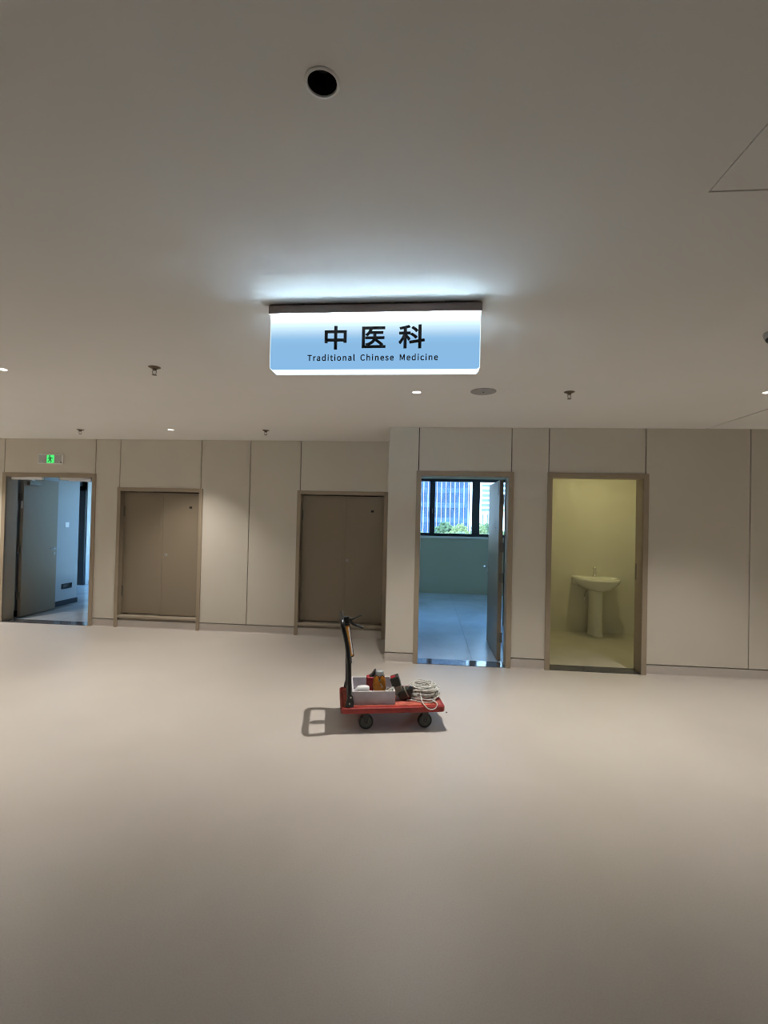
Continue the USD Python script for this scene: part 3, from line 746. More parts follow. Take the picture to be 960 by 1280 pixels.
LATIN = {'C':(77.0,[[[(6,35),(6,52),(10,68),(17,79),(24,85),(35,90),(51,91),(63,87),(71,80),(71,78),(65,71),(63,71),(60,75),(51,79),(41,79),(31,75),(23,65),(19,46),(20,34),(23,23),(32,12),(40,9),(51,9),(59,12),(64,18),(67,19),(73,12),(73,9),(65,2),(51,-3),(39,-3),(25,2),(13,14),(10,20)]]]),'M':(97.0,[[[(11,89),(26,89),(27,88),(49,27),(71,89),(86,89),(86,-1),(74,-1),(73,62),(53,8),(44,8),(25,62),(23,62),(23,-1),(11,-1)],[(73,63),(75,62),(75,65),(73,65)],[(23,63),(24,64),(23,65),(22,64)]]]),'T':(72.0,[[[(3,78),(3,89),(69,89),(69,78),(43,77),(43,0),(42,-1),(30,-1),(29,0),(29,78)]]]),'a':(68.0,[[[(6,12),(7,25),(11,31),(23,38),(46,43),(45,50),(40,56),(31,57),(13,50),(9,59),(19,65),(30,68),(41,68),(49,65),(55,59),(59,47),(59,-1),(48,-1),(48,3),(46,5),(43,2),(35,-2),(21,-3),(11,2)],[(20,13),(22,9),(26,8),(33,8),(42,12),(46,17),(46,32),(39,32),(24,27),(19,20)]]]),'c':(61.0,[[[(5,27),(5,37),(8,49),(12,56),(21,64),(32,68),(43,68),(57,61),(56,56),(52,51),(39,57),(29,55),(24,51),(19,39),(19,25),(23,15),(27,11),(35,8),(40,8),(47,10),(51,14),(54,14),(59,6),(53,1),(42,-3),(31,-3),(20,1),(10,11)]]]),'d':(74.0,[[[(5,30),(6,43),(8,49),(13,58),(17,62),(23,66),(30,68),(40,68),(52,62),(51,96),(52,97),(64,97),(64,-1),(54,-1),(52,5),(46,0),(38,-3),(28,-3),(21,-1),(11,8),(7,17)],[(19,25),(21,17),(29,9),(37,8),(46,11),(51,17),(51,51),(49,53),(38,57),(35,57),(27,54),(22,48),(19,39)]]]),'e':(66.0,[[[(5,28),(6,43),(11,55),(19,63),(24,66),(31,68),(45,67),(51,64),(57,58),(61,50),(62,29),(18,28),(21,17),(24,13),(30,9),(44,8),(56,13),(60,4),(51,-1),(44,-3),(32,-3),(22,0),(14,6),(11,10),(7,18)],[(19,45),(19,39),(51,40),(50,46),(47,53),(39,57),(32,57),(24,53)]]]),'h':(73.0,[[[(10,96),(11,97),(22,97),(23,96),(23,60),(35,67),(48,68),(57,64),(61,59),(64,49),(64,-1),(51,-1),(51,46),(49,53),(44,56),(32,55),(23,47),(23,-1),(10,-1)]]]),'i':(33.0,[[[(8,84),(10,92),(14,94),(19,94),(23,92),(25,88),(25,83),(21,78),(13,78),(9,81)]],[[(10,66),(23,66),(23,-1),(10,-1)]]]),'l':(34.0,[[[(10,7),(10,96),(23,96),(23,10),(29,7),(30,-2),(27,-3),(16,-2),(12,2)]]]),'n':(73.0,[[[(10,66),(21,66),(21,62),(23,59),(27,63),(39,68),(52,67),(59,62),(62,57),(64,49),(64,-1),(51,-1),(51,46),(49,53),(44,56),(32,55),(23,47),(23,-1),(10,-1)]]]),'o':(73.0,[[[(5,27),(6,43),(11,55),(15,60),(27,67),(42,68),(54,63),(61,56),(66,46),(67,23),(65,16),(61,9),(54,2),(46,-2),(31,-3),(20,1),(11,10),(7,18)],[(19,25),(22,16),(28,10),(34,8),(39,8),(45,10),(52,18),(54,26),(54,39),(50,50),(46,54),(38,57),(28,55),(21,47),(19,40)]]]),'r':(47.0,[[[(10,-1),(10,66),(21,66),(21,61),(23,59),(28,64),(36,68),(44,68),(48,66),(45,55),(36,56),(31,54),(27,50),(23,43),(23,-1)]]]),'s':(56.0,[[[(3,6),(4,10),(8,15),(11,15),(13,12),(23,8),(33,8),(38,10),(40,14),(40,20),(35,25),(23,29),(10,37),(6,48),(9,59),(14,64),(24,68),(35,68),(48,63),(51,59),(46,52),(43,52),(35,57),(25,57),(20,54),(19,47),(23,42),(45,33),(50,28),(53,20),(53,15),(49,5),(43,0),(38,-2),(22,-3),(15,-1)]]]),'t':(45.0,[[[(2,56),(2,65),(13,66),(14,84),(25,84),(25,66),(42,66),(43,65),(42,55),(25,55),(25,15),(26,11),(31,8),(37,8),(42,10),(44,5),(44,-1),(36,-3),(26,-3),(19,0),(16,3),(12,13),(12,54)]]])}
words, xcur = [], 0.0
for wd in 'Traditional Chinese Medicine'.split(' '):
    ls = []
    for chx in wd:
        adv, polys = LATIN[chx]
        ls += [shapely.affinity.translate(Polygon(r_[0], r_[1:]).buffer(1.3, join_style=2), xcur, 0) for r_ in polys]
        xcur += adv + 13
    words.append(ls)
    xcur += 66
kx = .632 / (xcur - 79)
for ls in words:
    part(sg, 'lettering', cat(*[extrude(shapely.affinity.translate(shapely.affinity.scale(g_, kx, kx, origin=(0, 0)), -.593, 2.358), .002, 'y', SY - .0022) for g_ in ls]), 'letter_black', smooth=False)


# ------------------------------------------------------------------ downlights


def downlight(x, y, label, lit, group=None):
    t = thing('downlight' if lit else 'unlit_downlight', label, 'downlight', (x, y, CEIL), group=group, local=True)
    part(t, 'trim_ring', lathe([(.0345, .012), (.0345, -.001), (.036, -.0035), (.040, -.0035), (.0425, -.0015), (.0425, 0), (.038, .001), (.038, .012), (.0345, .012)], 48), 'white_plastic', smooth=40)
    dp = .026 if lit else .045
    part(t, 'reflector', lathe([(.0345, .0), (.033, dp), (.0, dp + .002), (0, dp + .006), (.0375, dp + .006), (.0375, .0), (.0345, 0)], 48), 'white_plastic' if lit else 'black_matte', smooth=40)
    if lit:
        part(t, 'lens', lathe([(0, dp - .002), (.030, dp - .002), (.030, dp), (0, dp)], 32), 'lamp_lens', smooth=False, label='glowing lens')
    else:
        part(t, 'lens', lathe([(0, dp - .012), (.012, dp - .006), (.024, dp), (0, dp)], 32), 'black_plastic', label='dark lens')
    return t


dl = downlight(*LIT[0], 'lit downlight on the ceiling over the red trolley', True, 'lit downlights of the hall')
LBL = ['lit downlight cut by the right edge of the picture', 'lit downlight cut by the left edge of the picture', 'lit downlight close to the recessed wall over the closed shaft door']
for (x, y), lb in zip(LIT[1:], LBL):
    dup(dl, (x, y, CEIL), 0, lb, 'lit downlights of the hall')
LBO = ['lit downlight of the hall far out to the left', 'lit downlight near the recessed wall left of the exit light', 'lit downlight near the panelled wall far to the right', 'unseen lit downlight added at the far left end to brighten the hall', 'unseen lit downlight added in the far left corner to brighten the recessed wall']
for (x, y), lb in zip(LIT_OUT, LBO):
    dup(dl, (x, y, CEIL), 0, lb, 'lit downlights of the hall')
downlight(-0.268, 1.105, 'unlit downlight with a black hole and thin white ring overhead', False)

# washroom lamp
t = thing('washroom_lamp', 'small round ceiling lamp inside the washroom', 'lamp', (2.36, 6.42, CEIL), local=True)
part(t, 'lamp_rim', lathe([(.10, 0), (.115, -.003), (.115, -.022), (.10, -.025), (.10, 0)], 40), 'white_plastic')
part(t, 'lens', lathe([(0, -.018), (.10, -.018), (.10, -.004), (0, -.004)], 40), 'wash_lens', smooth=False)

# ------------------------------------------------------------------ sprinklers, speaker, camera


def sprinkler(x, y, label):
    t = thing('sprinkler', label, 'sprinkler', (x, y, CEIL), group='pendent sprinklers of the hall ceiling', local=True)
    part(t, 'escutcheon', lathe([(.0, .0), (.041, .0), (.041, -.002), (.030, -.007), (.018, -.013), (.0, -.013)], 36), 'brass_dark', smooth=35)
    part(t, 'body', lathe([(0, -.010), (.014, -.010), (.014, -.020), (.010, -.024), (0, -.024)], 20), 'brass_dark')
    for s in (-1, 1):
        part(t, 'frame_arm', tube(smooth_path([(s * .009, 0, -.022), (s * .0145, 0, -.034), (s * .011, 0, -.046), (s * .003, 0, -.052)], 12), .0026, 8), 'steel')
    part(t, 'glass_bulb', cyl((0, 0, -.024), (0, 0, -.048), .0028, 10), 'white_plastic')
    part(t, 'deflector', lathe([(0, -.052), (.004, -.052), (.005, -.054), (.0165, -.0545), (.0165, -.0562), (0, -.058)], 24), 'brass_dark')
    return t


sp = sprinkler(-1.93, 3.21, 'ceiling sprinkler between the lit sign and the left edge')
for x, y, lb in ((1.10, 3.88, 'ceiling sprinkler right of the flat round speaker'), (-4.35, 5.65, 'ceiling sprinkler nearest to the green exit light'), (-1.95, 5.62, 'ceiling sprinkler by the recessed wall, above the trolley handle side')):
    dup(sp, (x, y, CEIL), 20, lb, 'pendent sprinklers of the hall ceiling')

t = thing('ceiling_speaker', 'flat grey round ceiling speaker just right of the lit downlight', 'speaker', (0.43, 3.86, CEIL), local=True)
part(t, 'speaker_rim', lathe([(.094, 0), (.101, 0), (.101, -.003), (.097, -.005), (.094, -.003), (.094, 0)], 48), 'speaker_grey')
part(t, 'grille', lathe([(0, -.006), (.05, -.0055), (.095, -.003), (.095, 0), (0, 0)], 48), 'speaker_grey')
part(t, 'badge', lathe([(0, -.0085), (.007, -.0085), (.008, -.005), (0, -.005)], 16), 'black_plastic')

t = thing('dome_camera', 'dark dome camera on the ceiling at the right edge', 'security camera', (1.830, 2.690, CEIL), local=True)
part(t, 'mount', lathe([(0, 0), (.066, 0), (.066, -.012), (.060, -.028), (.052, -.034), (0, -.034)], 40), 'speaker_grey')
part(t, 'ring', lathe([(.044, -.030), (.057, -.030), (.055, -.040), (.047, -.044), (.044, -.042), (.044, -.030)], 40), 'black_plastic')
part(t, 'dome', lathe([(.0465, -.038)] + [(.046 * math.cos(a), -.042 - .046 * math.sin(a)) for a in np.linspace(0, math.pi / 2, 12)], 40), 'black_plastic')

# ------------------------------------------------------------------ lobby switch and grille
t = thing('light_switch', 'white rocker switch on the lobby wall behind the open leaf', 'switch', (-6.15, 7.74, 1.33))
part(t, 'switch_plate', box(-6.15, -6.141, 7.695, 7.781, 1.327, 1.413, .003), 'white_plastic')
part(t, 'rocker', box(-6.141, -6.136, 7.72, 7.756, 1.345, 1.395, .002), 'white_plastic')
t = thing('wall_grille', 'low dark louvred grille on the lobby wall', 'grille', (-6.15, 7.77, .29))
part(t, 'grille_frame', mf(box(-6.15, -6.136, 7.655, 7.885, .275, .365, .002)) - mf(box(-6.16, -6.10, 7.667, 7.873, .287, .353)), 'skirting_dark', smooth=False)
for z in np.linspace(.294, .346, 5):
    part(t, 'louvre', rot(box(-6.149, -6.137, 7.667, 7.873, z - .0015, z + .0015), 25, (0, 1, 0), (-6.143, 7.77, z)), 'skirting_dark', smooth=False)

# ------------------------------------------------------------------ washbasin
BX, BY = 2.455, 7.308
ws = thing('washbasin', 'white ceramic pedestal washbasin against the washroom wall', 'washbasin', (BX, BY, 0), local=True)


def dshape(w, dpt, back=0.0, p=2.6, n=48):
    """closed ring: straight back at y = -back, curved front at y = -dpt"""
    t_ = np.linspace(0, math.pi, n - 12)
    x = np.sign(np.cos(t_)) * np.abs(np.cos(t_)) ** (2 / p) * w / 2
    y = -back - (dpt - back) * np.abs(np.sin(t_)) ** (2 / p)
    xb = np.linspace(-w / 2, w / 2, 14)[1:-1]
    return np.c_[np.r_[x, xb], np.r_[y, np.full(12, -back)]]


def ring(w, dpt, z, back=0.0, p=2.6):
    q = dshape(w, dpt, back, p)
    return np.c_[q, np.full(len(q), z)]


outer = [ring(.17, .30, .635, 0, 2.2), ring(.30, .37, .648, 0, 2.2), ring(.44, .445, .685, 0, 2.3), ring(.55, .495, .735, 0, 2.4), ring(.595, .520, .775, 0, 2.5), ring(.612, .530, .795, 0, 2.5), ring(.612, .530, .806, 0, 2.5), ring(.602, .522, .819, 0, 2.5), ring(.580, .508, .827, 0, 2.5),
         ring(.555, .490, .828, .015, 2.5), ring(.50, .465, .822, .115, 2.3), ring(.46, .45, .800, .125, 2.2), ring(.38, .40, .745, .145, 2.1), ring(.22, .32, .710, .18, 2.0), ring(.05, .265, .704, .225, 2.0)]
part(ws, 'bowl', loft(outer), 'ceramic', smooth=50)
ped = [ring(wd, dp, z, bk, 2.3) for wd, dp, z, bk in ((.192, .305, 0, .07), (.188, .302, .02, .07), (.176, .292, .06, .07), (.166, .282, .30, .07), (.164, .282, .50, .07), (.174, .29, .60, .05), (.190, .305, .655, .04))]
part(ws, 'apron', mv(rbox(-.300, .300, -.10, -.002, .700, .822, .022), (0, 0, 0)), 'ceramic', smooth=50)
part(ws, 'pedestal', loft(ped), 'ceramic', smooth=50)
part(ws, 'drain', cyl((0, -.235, .703), (0, -.235, .708), .022, 20), 'chrome')
fa = thing('faucet', 'chrome single lever mixer tap standing on the washbasin', 'faucet', (BX - .005, BY - .075, .826), local=True)
part(fa, 'tap_body', cat(lathe([(0, 0), (.026, 0), (.026, .006), (.021, .010), (.020, .095), (.022, .100), (.022, .128), (.018, .134), (0, .134)], 28)), 'chrome')
part(fa, 'spout', tube(smooth_path([(0, -.01, .070), (0, -.05, .078), (0, -.095, .074), (0, -.115, .060)], 16), .011, 12), 'chrome')
part(fa, 'lever', cat(tube([(0, 0, .125), (.018, -.005, .112), (.052, -.012, .100)], [.008, .007, .006], 10)), 'chrome')
tr = thing('drain_trap', 'small angle valve and pipe behind the washbasin pedestal', 'pipe', (BX - .13, BY, .40), local=True)
part(tr, 'valve', cat(cyl((0, 0, .09), (0, -.06, .09), .010, 14), cyl((0, -.055, .075), (0, -.055, .125), .011, 14), lathe([(0, 0), (.02, 0), (.02, .004), (0, .004)], 16, (0, -.057, .07))), 'chrome')
part(tr, 'hose', tube(smooth_path([(0, -.055, .12), (.005, -.07, .19), (.05, -.10, .26), (.09, -.11, .30)], 20), .006, 10), 'steel')

# ------------------------------------------------------------------ platform trolley
TX, TY, TR = -0.261, 3.848, 11.5
tl = thing('platform_trolley', 'red platform trolley with a black folding handle, loaded with tools', 'trolley', (TX, TY, 0), TR, local=True)
L2, W2 = .397, .232
rr = sbox(-L2 + .03, -W2 + .03, L2 - .03, W2 - .03).buffer(.03, 8)
top = m3.Manifold.batch_hull([mf(extrude(rr.buffer(-.008), .002, 'z', .183)), mf(extrude(rr, .030, 'z', .147)), mf(extrude(rr.buffer(-.004), .002, 'z', .140))])
top -= mf(extrude(rr.buffer(-.016), .028, 'z', .12))
for i in range(3):
    top -= mf(cyl((.30 + i * .026, -W2 + .045, .1), (.30 + i * .026, -W2 + .045, .3), .0055, 12))
part(tl, 'platform', top, 'trolley_red', smooth=30)
mat_ = extrude(rr.buffer(-.028), .0025, 'z', .1845)
mm = mf(mat_)
for i in range(3):
    mm -= mf(cyl((.30 + i * .026, -W2 + .045, .1), (.30 + i * .026, -W2 + .045, .3), .0055, 12))
part(tl, 'deck_mat', mm, 'mat_red', label='scuffed paler red deck surface')
for y in (-.12, 0, .12):
    part(tl, 'underside_rib', box(-L2 + .02, L2 - .02, y - .004, y + .004, .143, .162), 'trolley_red', smooth=False)


def caster(x, y, swivel):
    c_ = part(tl, 'caster', cat(box(x - .04, x + .04, y - .035, y + .035, .128, .149, .003),
              extrude([(x - .028, .132), (x + .028, .132), (x + .012 + swivel, .046), (x - .012 + swivel, .046)], .003, 'y', y - .021),
              extrude([(x - .028, .132), (x + .028, .132), (x + .012 + swivel, .046), (x - .012 + swivel, .046)], .003, 'y', y + .018),
              cyl((x + swivel, y - .026, .055), (x + swivel, y + .026, .055), .007, 12)), 'black_metal', smooth=30)
    w_ = lathe([(.010, -.0145), (.041, -.0145), (.043, -.011), (.043, .011), (.041, .0145), (.010, .0145), (.010, -.0145)], 36)
    tyre = lathe([(.042, -.014), (.051, -.015), (.0545, -.010), (.0552, 0), (.0545, .010), (.051, .015), (.042, .014), (.042, -.014)], 36)
    for nm, m_, mt in (('wheel', w_, 'wheel_grey'), ('tyre', tyre, 'rubber')):
        m_ = rot(m_, 90, (1, 0, 0))
        part(c_, nm, mv(m_, (x + swivel, y, .0553)), mt, smooth=40)


for x in (-.205, .252):
    for y in (-.165, .165):
        caster(x, y, .004 if x < 0 else 0.0)


def hx(z):
    """how far the handle leans outwards at height z"""
    return float(np.interp(z, [.19, .30, .50, .65, .80, .87], [-.335, -.333, -.340, -.360, -.398, -.414]))


def hy(z):
    return float(np.interp(z, [.19, .87], [.195, .172]))


zs = np.linspace(.19, .765, 14)
pts = [(hx(z), -hy(z), z) for z in zs]
arc = [(hx(.765 + .05 * math.sin(a)), -hy(.765) + .05 * (1 - math.cos(a)), .765 + .05 * math.sin(a)) for a in np.linspace(.25, math.pi / 2, 6)]
half = pts + arc
full = half + [(x, -y, z) for x, y, z in reversed(half)]
part(tl, 'handle_tube', tube(full, .0175, 14), 'black_metal', smooth=60, label='black bent tube handle')
ztop = .60
part(tl, 'handle_plate', loft([np.array([(hx(z) + sx * .004, s * (hy(z) - .008), z) for sx, s in ((-1, -1), (1, -1), (1, 1), (-1, 1))]) for z in np.linspace(.262, ztop, 8)]), 'black_metal', smooth=30, label='black sheet across the lower handle')
for s in (-1, 1):
    y = s * .212
    pg = [(-.362, .1865), (-.300, .1865), (-.300, .225), (-.308, .262), (-.325, .285), (-.343, .262), (-.356, .225)]
    b_ = part(tl, 'handle_bracket', extrude(pg, .012, 'y', y - .006), 'black_metal', smooth=20)
    for bx_, bz_ in ((-.331, .212), (-.323, .258)):
        part(b_, 'bolt', cyl((bx_, y - .011 if s < 0 else y + .006, bz_), (bx_, y - .006 if s < 0 else y + .011, bz_), .0065, 12), 'steel')
part(tl, 'pivot_bar', cyl((-.333, -.215, .205), (-.333, .215, .205), .012, 14), 'black_metal')


def tl_world(x, y, z=0.0):
    a = math.radians(TR)
    return (TX + x * math.cos(a) - y * math.sin(a), TY + x * math.sin(a) + y * math.cos(a), z)


# caulking gun hung over the handle bar
cg = thing('caulking_gun', 'black caulking gun with an orange cartridge hung on the trolley handle', 'caulking gun', tl_world(-.368, -.02, .785), TR, local=True)
ax0, ax1 = np.array([.006, 0, -.028]), np.array([.046, 0, -.275])
u = (ax1 - ax0) / np.linalg.norm(ax1 - ax0)
part(cg, 'cartridge', cyl(ax0, ax1, .0225, 26), 'cartridge_orange', smooth=35, label='orange sealant cartridge')
nrm = np.array([u[2] * -1, 0, u[0]])
lab = [np.array([ax0 + u * s_ + .0232 * (math.cos(a) * nrm + math.sin(a) * np.array([0, -1.0, 0])) for a in np.linspace(-.75, 1.0, 10)]) for s_ in np.linspace(.02, .235, 6)]
lab2 = [np.vstack([l_, (l_ - (ax0 + u * ((l_ - ax0) @ u)[:, None])) * .96 + (ax0 + u * ((l_ - ax0) @ u)[:, None])][::1]) for l_ in lab]
lab2 = [np.vstack([l_[:10], l_[10:][::-1]]) for l_ in lab2]
part(cg, 'label', loft(lab2), 'label_white', smooth=False, label='white printed label on the cartridge')
part(cg, 'nozzle', cyl(ax1, ax1 + u * .055, .008, 12, r1=.0035), 'tool_dark')
part(cg, 'cradle', cat(cyl(ax0 - u * .012, ax0 + u * .004, .026, 24), cyl(ax1 - u * .004, ax1 + u * .003, .0245, 24), tube([ax0 + [.0245, 0, 0.0], ax1 + [.0245, 0, 0.0]], .003, 8), tube([ax0 + [0, .0245, 0.0], ax1 + [0, .0245, 0.0]], .003, 8)), 'black_metal')
part(cg, 'gun_body', cat(rbox(-.024, .030, -.014, .014, -.035, .040, .008), rbox(.012, .052, -.011, .011, -.012, .026, .008)), 'black_metal', smooth=40)
part(cg, 'trigger', tube(smooth_path([(.036, 0, .006), (.066, 0, .022), (.100, 0, .036), (.128, 0, .047)], 14), [.0085] * 5 + [.0055] * 9, 10), 'black_metal', smooth=50)
part(cg, 'grip', tube(smooth_path([(.034, 0, .004), (.062, 0, -.022), (.095, 0, -.038), (.142, 0, -.052)], 16), [.012] * 6 + [.0095] * 10, 10), 'black_metal', smooth=50)
part(cg, 'plunger_rod', tube([(-.004, 0, -.03), (-.020, 0, .055), (-.024, 0, .075), (-.018, 0, .082)], .0035, 8), 'steel')

# open tray on the trolley
BR = 10.5
bw, bd, bh = .327, .345, .100
ba = math.radians(BR)
bcx, bcy, bz = -0.400, 3.812, .187


def bx_world(x, y, z):
    return (bcx + x * math.cos(ba) - y * math.sin(ba), bcy + x * math.sin(ba) + y * math.cos(ba), bz + z)


bxp = thing('storage_tray', 'open pale lilac tray of odds and ends on the trolley', 'tray', bx_world(0, 0, 0), BR, local=True)
tk = .011
part(bxp, 'tray_base', box(-bw / 2, bw / 2, -bd / 2, bd / 2, 0, .008, .001), 'box_lilac', smooth=False)
for a in ((-bw / 2, bw / 2, -bd / 2, -bd / 2 + tk), (-bw / 2, bw / 2, bd / 2 - tk, bd / 2), (-bw / 2, -bw / 2 + tk, -bd / 2 + tk, bd / 2 - tk), (bw / 2 - tk, bw / 2, -bd / 2 + tk, bd / 2 - tk)):
    w_ = part(bxp, 'tray_side', box(*a, .004, bh - .002, .001), 'box_lilac', smooth=False)
    part(w_, 'rim', box(*a, bh - .003, bh, .001), 'box_edge', smooth=False, label='pale worn rim')

# things in the tray
r2 = np.random.default_rng(3)
scr = []
for i in range(170):
    s_ = r2.uniform(.006, .02, 3)
    m_ = trimesh.creation.box(s_) if i % 3 else trimesh.creation.cylinder(s_[0] / 2, s_[1] * 1.6, sections=6)
    m_.apply_transform(trimesh.transformations.random_rotation_matrix(r2.random(3)))
    m_.apply_translation((r2.uniform(-.142, .142), r2.uniform(-.15, .15), r2.uniform(.012, .03)))
    scr.append(m_)
p_ = UsdGeom.Xform
sc_ = numbered('/World', 'loose_fixings')
um = usdkit.mesh(stage, sc_, cat(*scr), MATS['fixing_grey'], smooth=False)
um.AddTranslateOp().Set(Gf.Vec3d(*bx_world(0, 0, 0)))
um.AddRotateZOp().Set(BR)
tag(um.GetPrim(), 'mixed grey screws and plugs lying loose in the tray', 'fixings', kind='stuff')

lv = thing('laser_level', 'orange laser level with a grey cap standing in the tray', 'laser level', bx_world(.055, -.005, .050), BR - 4, local=True)


def sq(w, d_, z, p=3.4, n=36, cx=0.0):
    t_ = np.linspace(0, 2 * math.pi, n, endpoint=False)
    return np.c_[cx + np.sign(np.cos(t_)) * np.abs(np.cos(t_)) ** (2 / p) * w / 2, np.sign(np.sin(t_)) * np.abs(np.sin(t_)) ** (2 / p) * d_ / 2, np.full(n, z)]


part(lv, 'body', loft([sq(.080, .072, -.006, 2.5), sq(.094, .082, .004, 2.5), sq(.104, .090, .022, 2.5), sq(.106, .092, .045, 2.5), sq(.100, .088, .075, 2.5), sq(.084, .076, .108, 2.5), sq(.068, .064, .122, 2.5)]), 'orange_plastic', smooth=50)
part(lv, 'cap', loft([sq(.070, .066, .120, 2.5), sq(.070, .064, .130, 2.5), sq(.064, .058, .148, 2.5), sq(.054, .048, .155, 2.5), sq(.02, .02, .156, 2.5)]), 'grey_plastic', smooth=50, label='grey domed cap')
for s in (-1, 1):
    part(lv, 'cage_strap', tube(smooth_path([(s * .036, -.034, .112), (s * .016, -.040, .126), (s * .004, -.043, .112), (s * .002, -.046, .098)], 14), .0028, 8), 'black_plastic')
    part(lv, 'cage_strap', tube([(s * .036, -.034, .112), (s * .037, .0, .118), (s * .036, .034, .112)], .0026, 8), 'black_plastic')
part(lv, 'window', box(-.008, .008, -.046, -.040, .084, .102, .002), 'grey_plastic')
part(lv, 'sticker', mv(rot(box(-.009, .009, -.0445, -.0435, -.016, .016, .0), -25, (0, 1, 0)), (.012, 0, .050)), 'label_white', smooth=False, label='small pale sticker')
part(lv, 'foot', loft([sq(.070, .064, -.042), sq(.078, .07, -.008), sq(.08, .072, .004)]), 'black_plastic')

rd = thing('red_tool_case', 'dark red tool case with a black flap beside the laser level', 'tool case', bx_world(-.012, .035, .026), BR, local=True)
part(rd, 'case', rbox(-.034, .022, -.03, .03, 0, .125, .010), 'red_plastic', smooth=40)
part(rd, 'flap', extrude([(-.02, .118), (.026, .122), (.044, .172), (.034, .176), (.010, .140)], .05, 'y', -.025), 'black_plastic', smooth=20)
wc = thing('plastic_tub', 'white rounded plastic tub lying at the front of the tray', 'tub', bx_world(-.082, -.085, .040), BR, local=True)
part(wc, 'shell', loft([sq(.110, .07, .0, 4), sq(.108, .068, .045, 4), sq(.092, .058, .066, 4, cx=.006), sq(.060, .036, .072, 4, cx=.010)]), 'paper_white', smooth=50)
part(wc, 'tab', mv(rbox(.045, .075, -.02, .02, .010, .030, .006), (0, 0, 0)), 'paper_white')
sc2 = thing('cable_offcut', 'short white cable offcut draped over the tray corner', 'cable', bx_world(.12, -.10, .03), BR, local=True)
part(sc2, 'strand', tube(smooth_path([(-.085, .05, .010), (-.04, .0, .035), (-.005, -.03, .062), (.032, .005, .077), (.052, .06, .076)], 28), .0055, 8), 'cable_white', smooth=60)
part(sc2, 'strand', tube(smooth_path([(-.10, .02, .012), (-.05, -.04, .030), (.0, -.045, .055), (.03, -.02, .0765), (.05, .012, .072)], 28), .004, 8), 'cable_white', smooth=60)
bz2 = thing('brown_offcut', 'small brown offcut lying by the laser level foot', 'offcut', bx_world(.118, .0, .018), 35, local=True)
part(bz2, 'chip', cat(box(-.024, .024, -.012, .012, .0, .030, .003), rot(box(-.010, .02, -.008, .010, .03, .048, .002), 20, (0, 1, 0))), 'frame_tan')

# cordless drill standing on its head against the tray
dr = thing('cordless_drill', 'grubby grey green cordless drill propped upside down against the tray', 'drill', tl_world(.085, -.085, .187), TR - 8, local=True)
lean = lambda m_: rot(m_, -20, (0, 1, 0), (.0, 0, .0))
part(dr, 'battery', lean(rbox(-.036, .032, -.042, .042, .118, .192, .008)), 'tool_dark', smooth=40, label='black battery pack')
part(dr, 'battery_patch', lean(box(-.028, .008, -.032, .015, .1895, .1945, .002)), 'red_plastic', label='faded red patch on the battery')
part(dr, 'grip', lean(loft([sq(.074, .056, .03), sq(.066, .054, .075), sq(.066, .056, .105), sq(.068, .064, .124)])), 'tool_green_grey', smooth=50)
part(dr, 'grip_pad', lean(loft([sq(.060, .036, .050, cx=-.008), sq(.058, .034, .080, cx=-.008), sq(.060, .036, .112, cx=-.006)])), 'tool_dark', smooth=50)
part(dr, 'motor_housing', mv(rot(loft([sq(.060, .062, -.050), sq(.080, .074, -.034), sq(.080, .074, .030), sq(.066, .062, .044)]), 58, (0, 1, 0)), (.020, 0, .050)), 'tool_dark', smooth=50, label='dark motor housing')
part(dr, 'collar', mv(rot(loft([sq(.084, .078, -.004), sq(.084, .078, .006)]), 62, (0, 1, 0)), (.034, 0, .062)), 'tool_green_grey', smooth=50)
part(dr, 'chuck', mv(rot(lathe([(0, 0), (.025, 0), (.023, .018), (.012, .026), (0, .026)], 24), 62, (0, 1, 0)), (.060, 0, .077)), 'black_metal')
part(dr, 'trigger', lean(rbox(.026, .040, -.010, .010, .060, .100, .005)), 'tool_dark')

# white cable in a loose heap
r3 = np.random.default_rng(11)
pts, n_loop = [], 30
for k in range(n_loop):
    f_ = k / (n_loop - 1)
    hz = .010 + .085 * f_ ** .9 + r3.uniform(-.006, .006)
    R0 = .150 * (1 - .42 * f_ ** 1.3) * r3.uniform(.80, 1.06)
    cx, cy = r3.normal(0, .012, 2)
    tilt, td = r3.uniform(0, .35) * f_ + .04, r3.uniform(0, 6.28)
    ec, ea = r3.uniform(.70, .95), r3.uniform(0, 6.28)
    for a in np.arange(0, 6.28, .26):
        x, y = R0 * math.cos(a), R0 * ec * math.sin(a)
        x, y = x * math.cos(ea) - y * math.sin(ea), x * math.sin(ea) + y * math.cos(ea)
        z = hz + (x * math.cos(td) + y * math.sin(td)) * tilt * .8 + r3.normal(0, .002)
        pts.append((cx + x, cy + y * .86, max(z, .006)))
pts = np.array(pts)
from scipy.ndimage import gaussian_filter1d
sm = gaussian_filter1d(pts, 1.1, axis=0, mode='nearest')
sm[:, 2] = np.maximum(sm[:, 2], .0048)
dense = smooth_path(sm, len(sm) * 2)
dense[:, 2] = np.maximum(dense[:, 2], .0048)
cb = thing('cable_coil', 'tangled heap of white cable at the open end of the trolley', 'cable', tl_world(.262, -.020, .187), TR, local=True)
part(cb, 'coiled_cable', tube(dense, .0042, 6), 'cable_white', smooth=70)
part(cb, 'hanging_loop', tube(smooth_path([(-.035, -.06, .075), (-.040, -.115, .052), (-.036, -.165, .018), (-.022, -.2165, .004), (-.002, -.222, -.014), (.026, -.222, -.021), (.056, -.222, -.012), (.070, -.214, .006), (.066, -.17, .016), (.04, -.10, .020)], 70), .0042, 8), 'cable_white', smooth=70, label='loop hanging over the front edge')
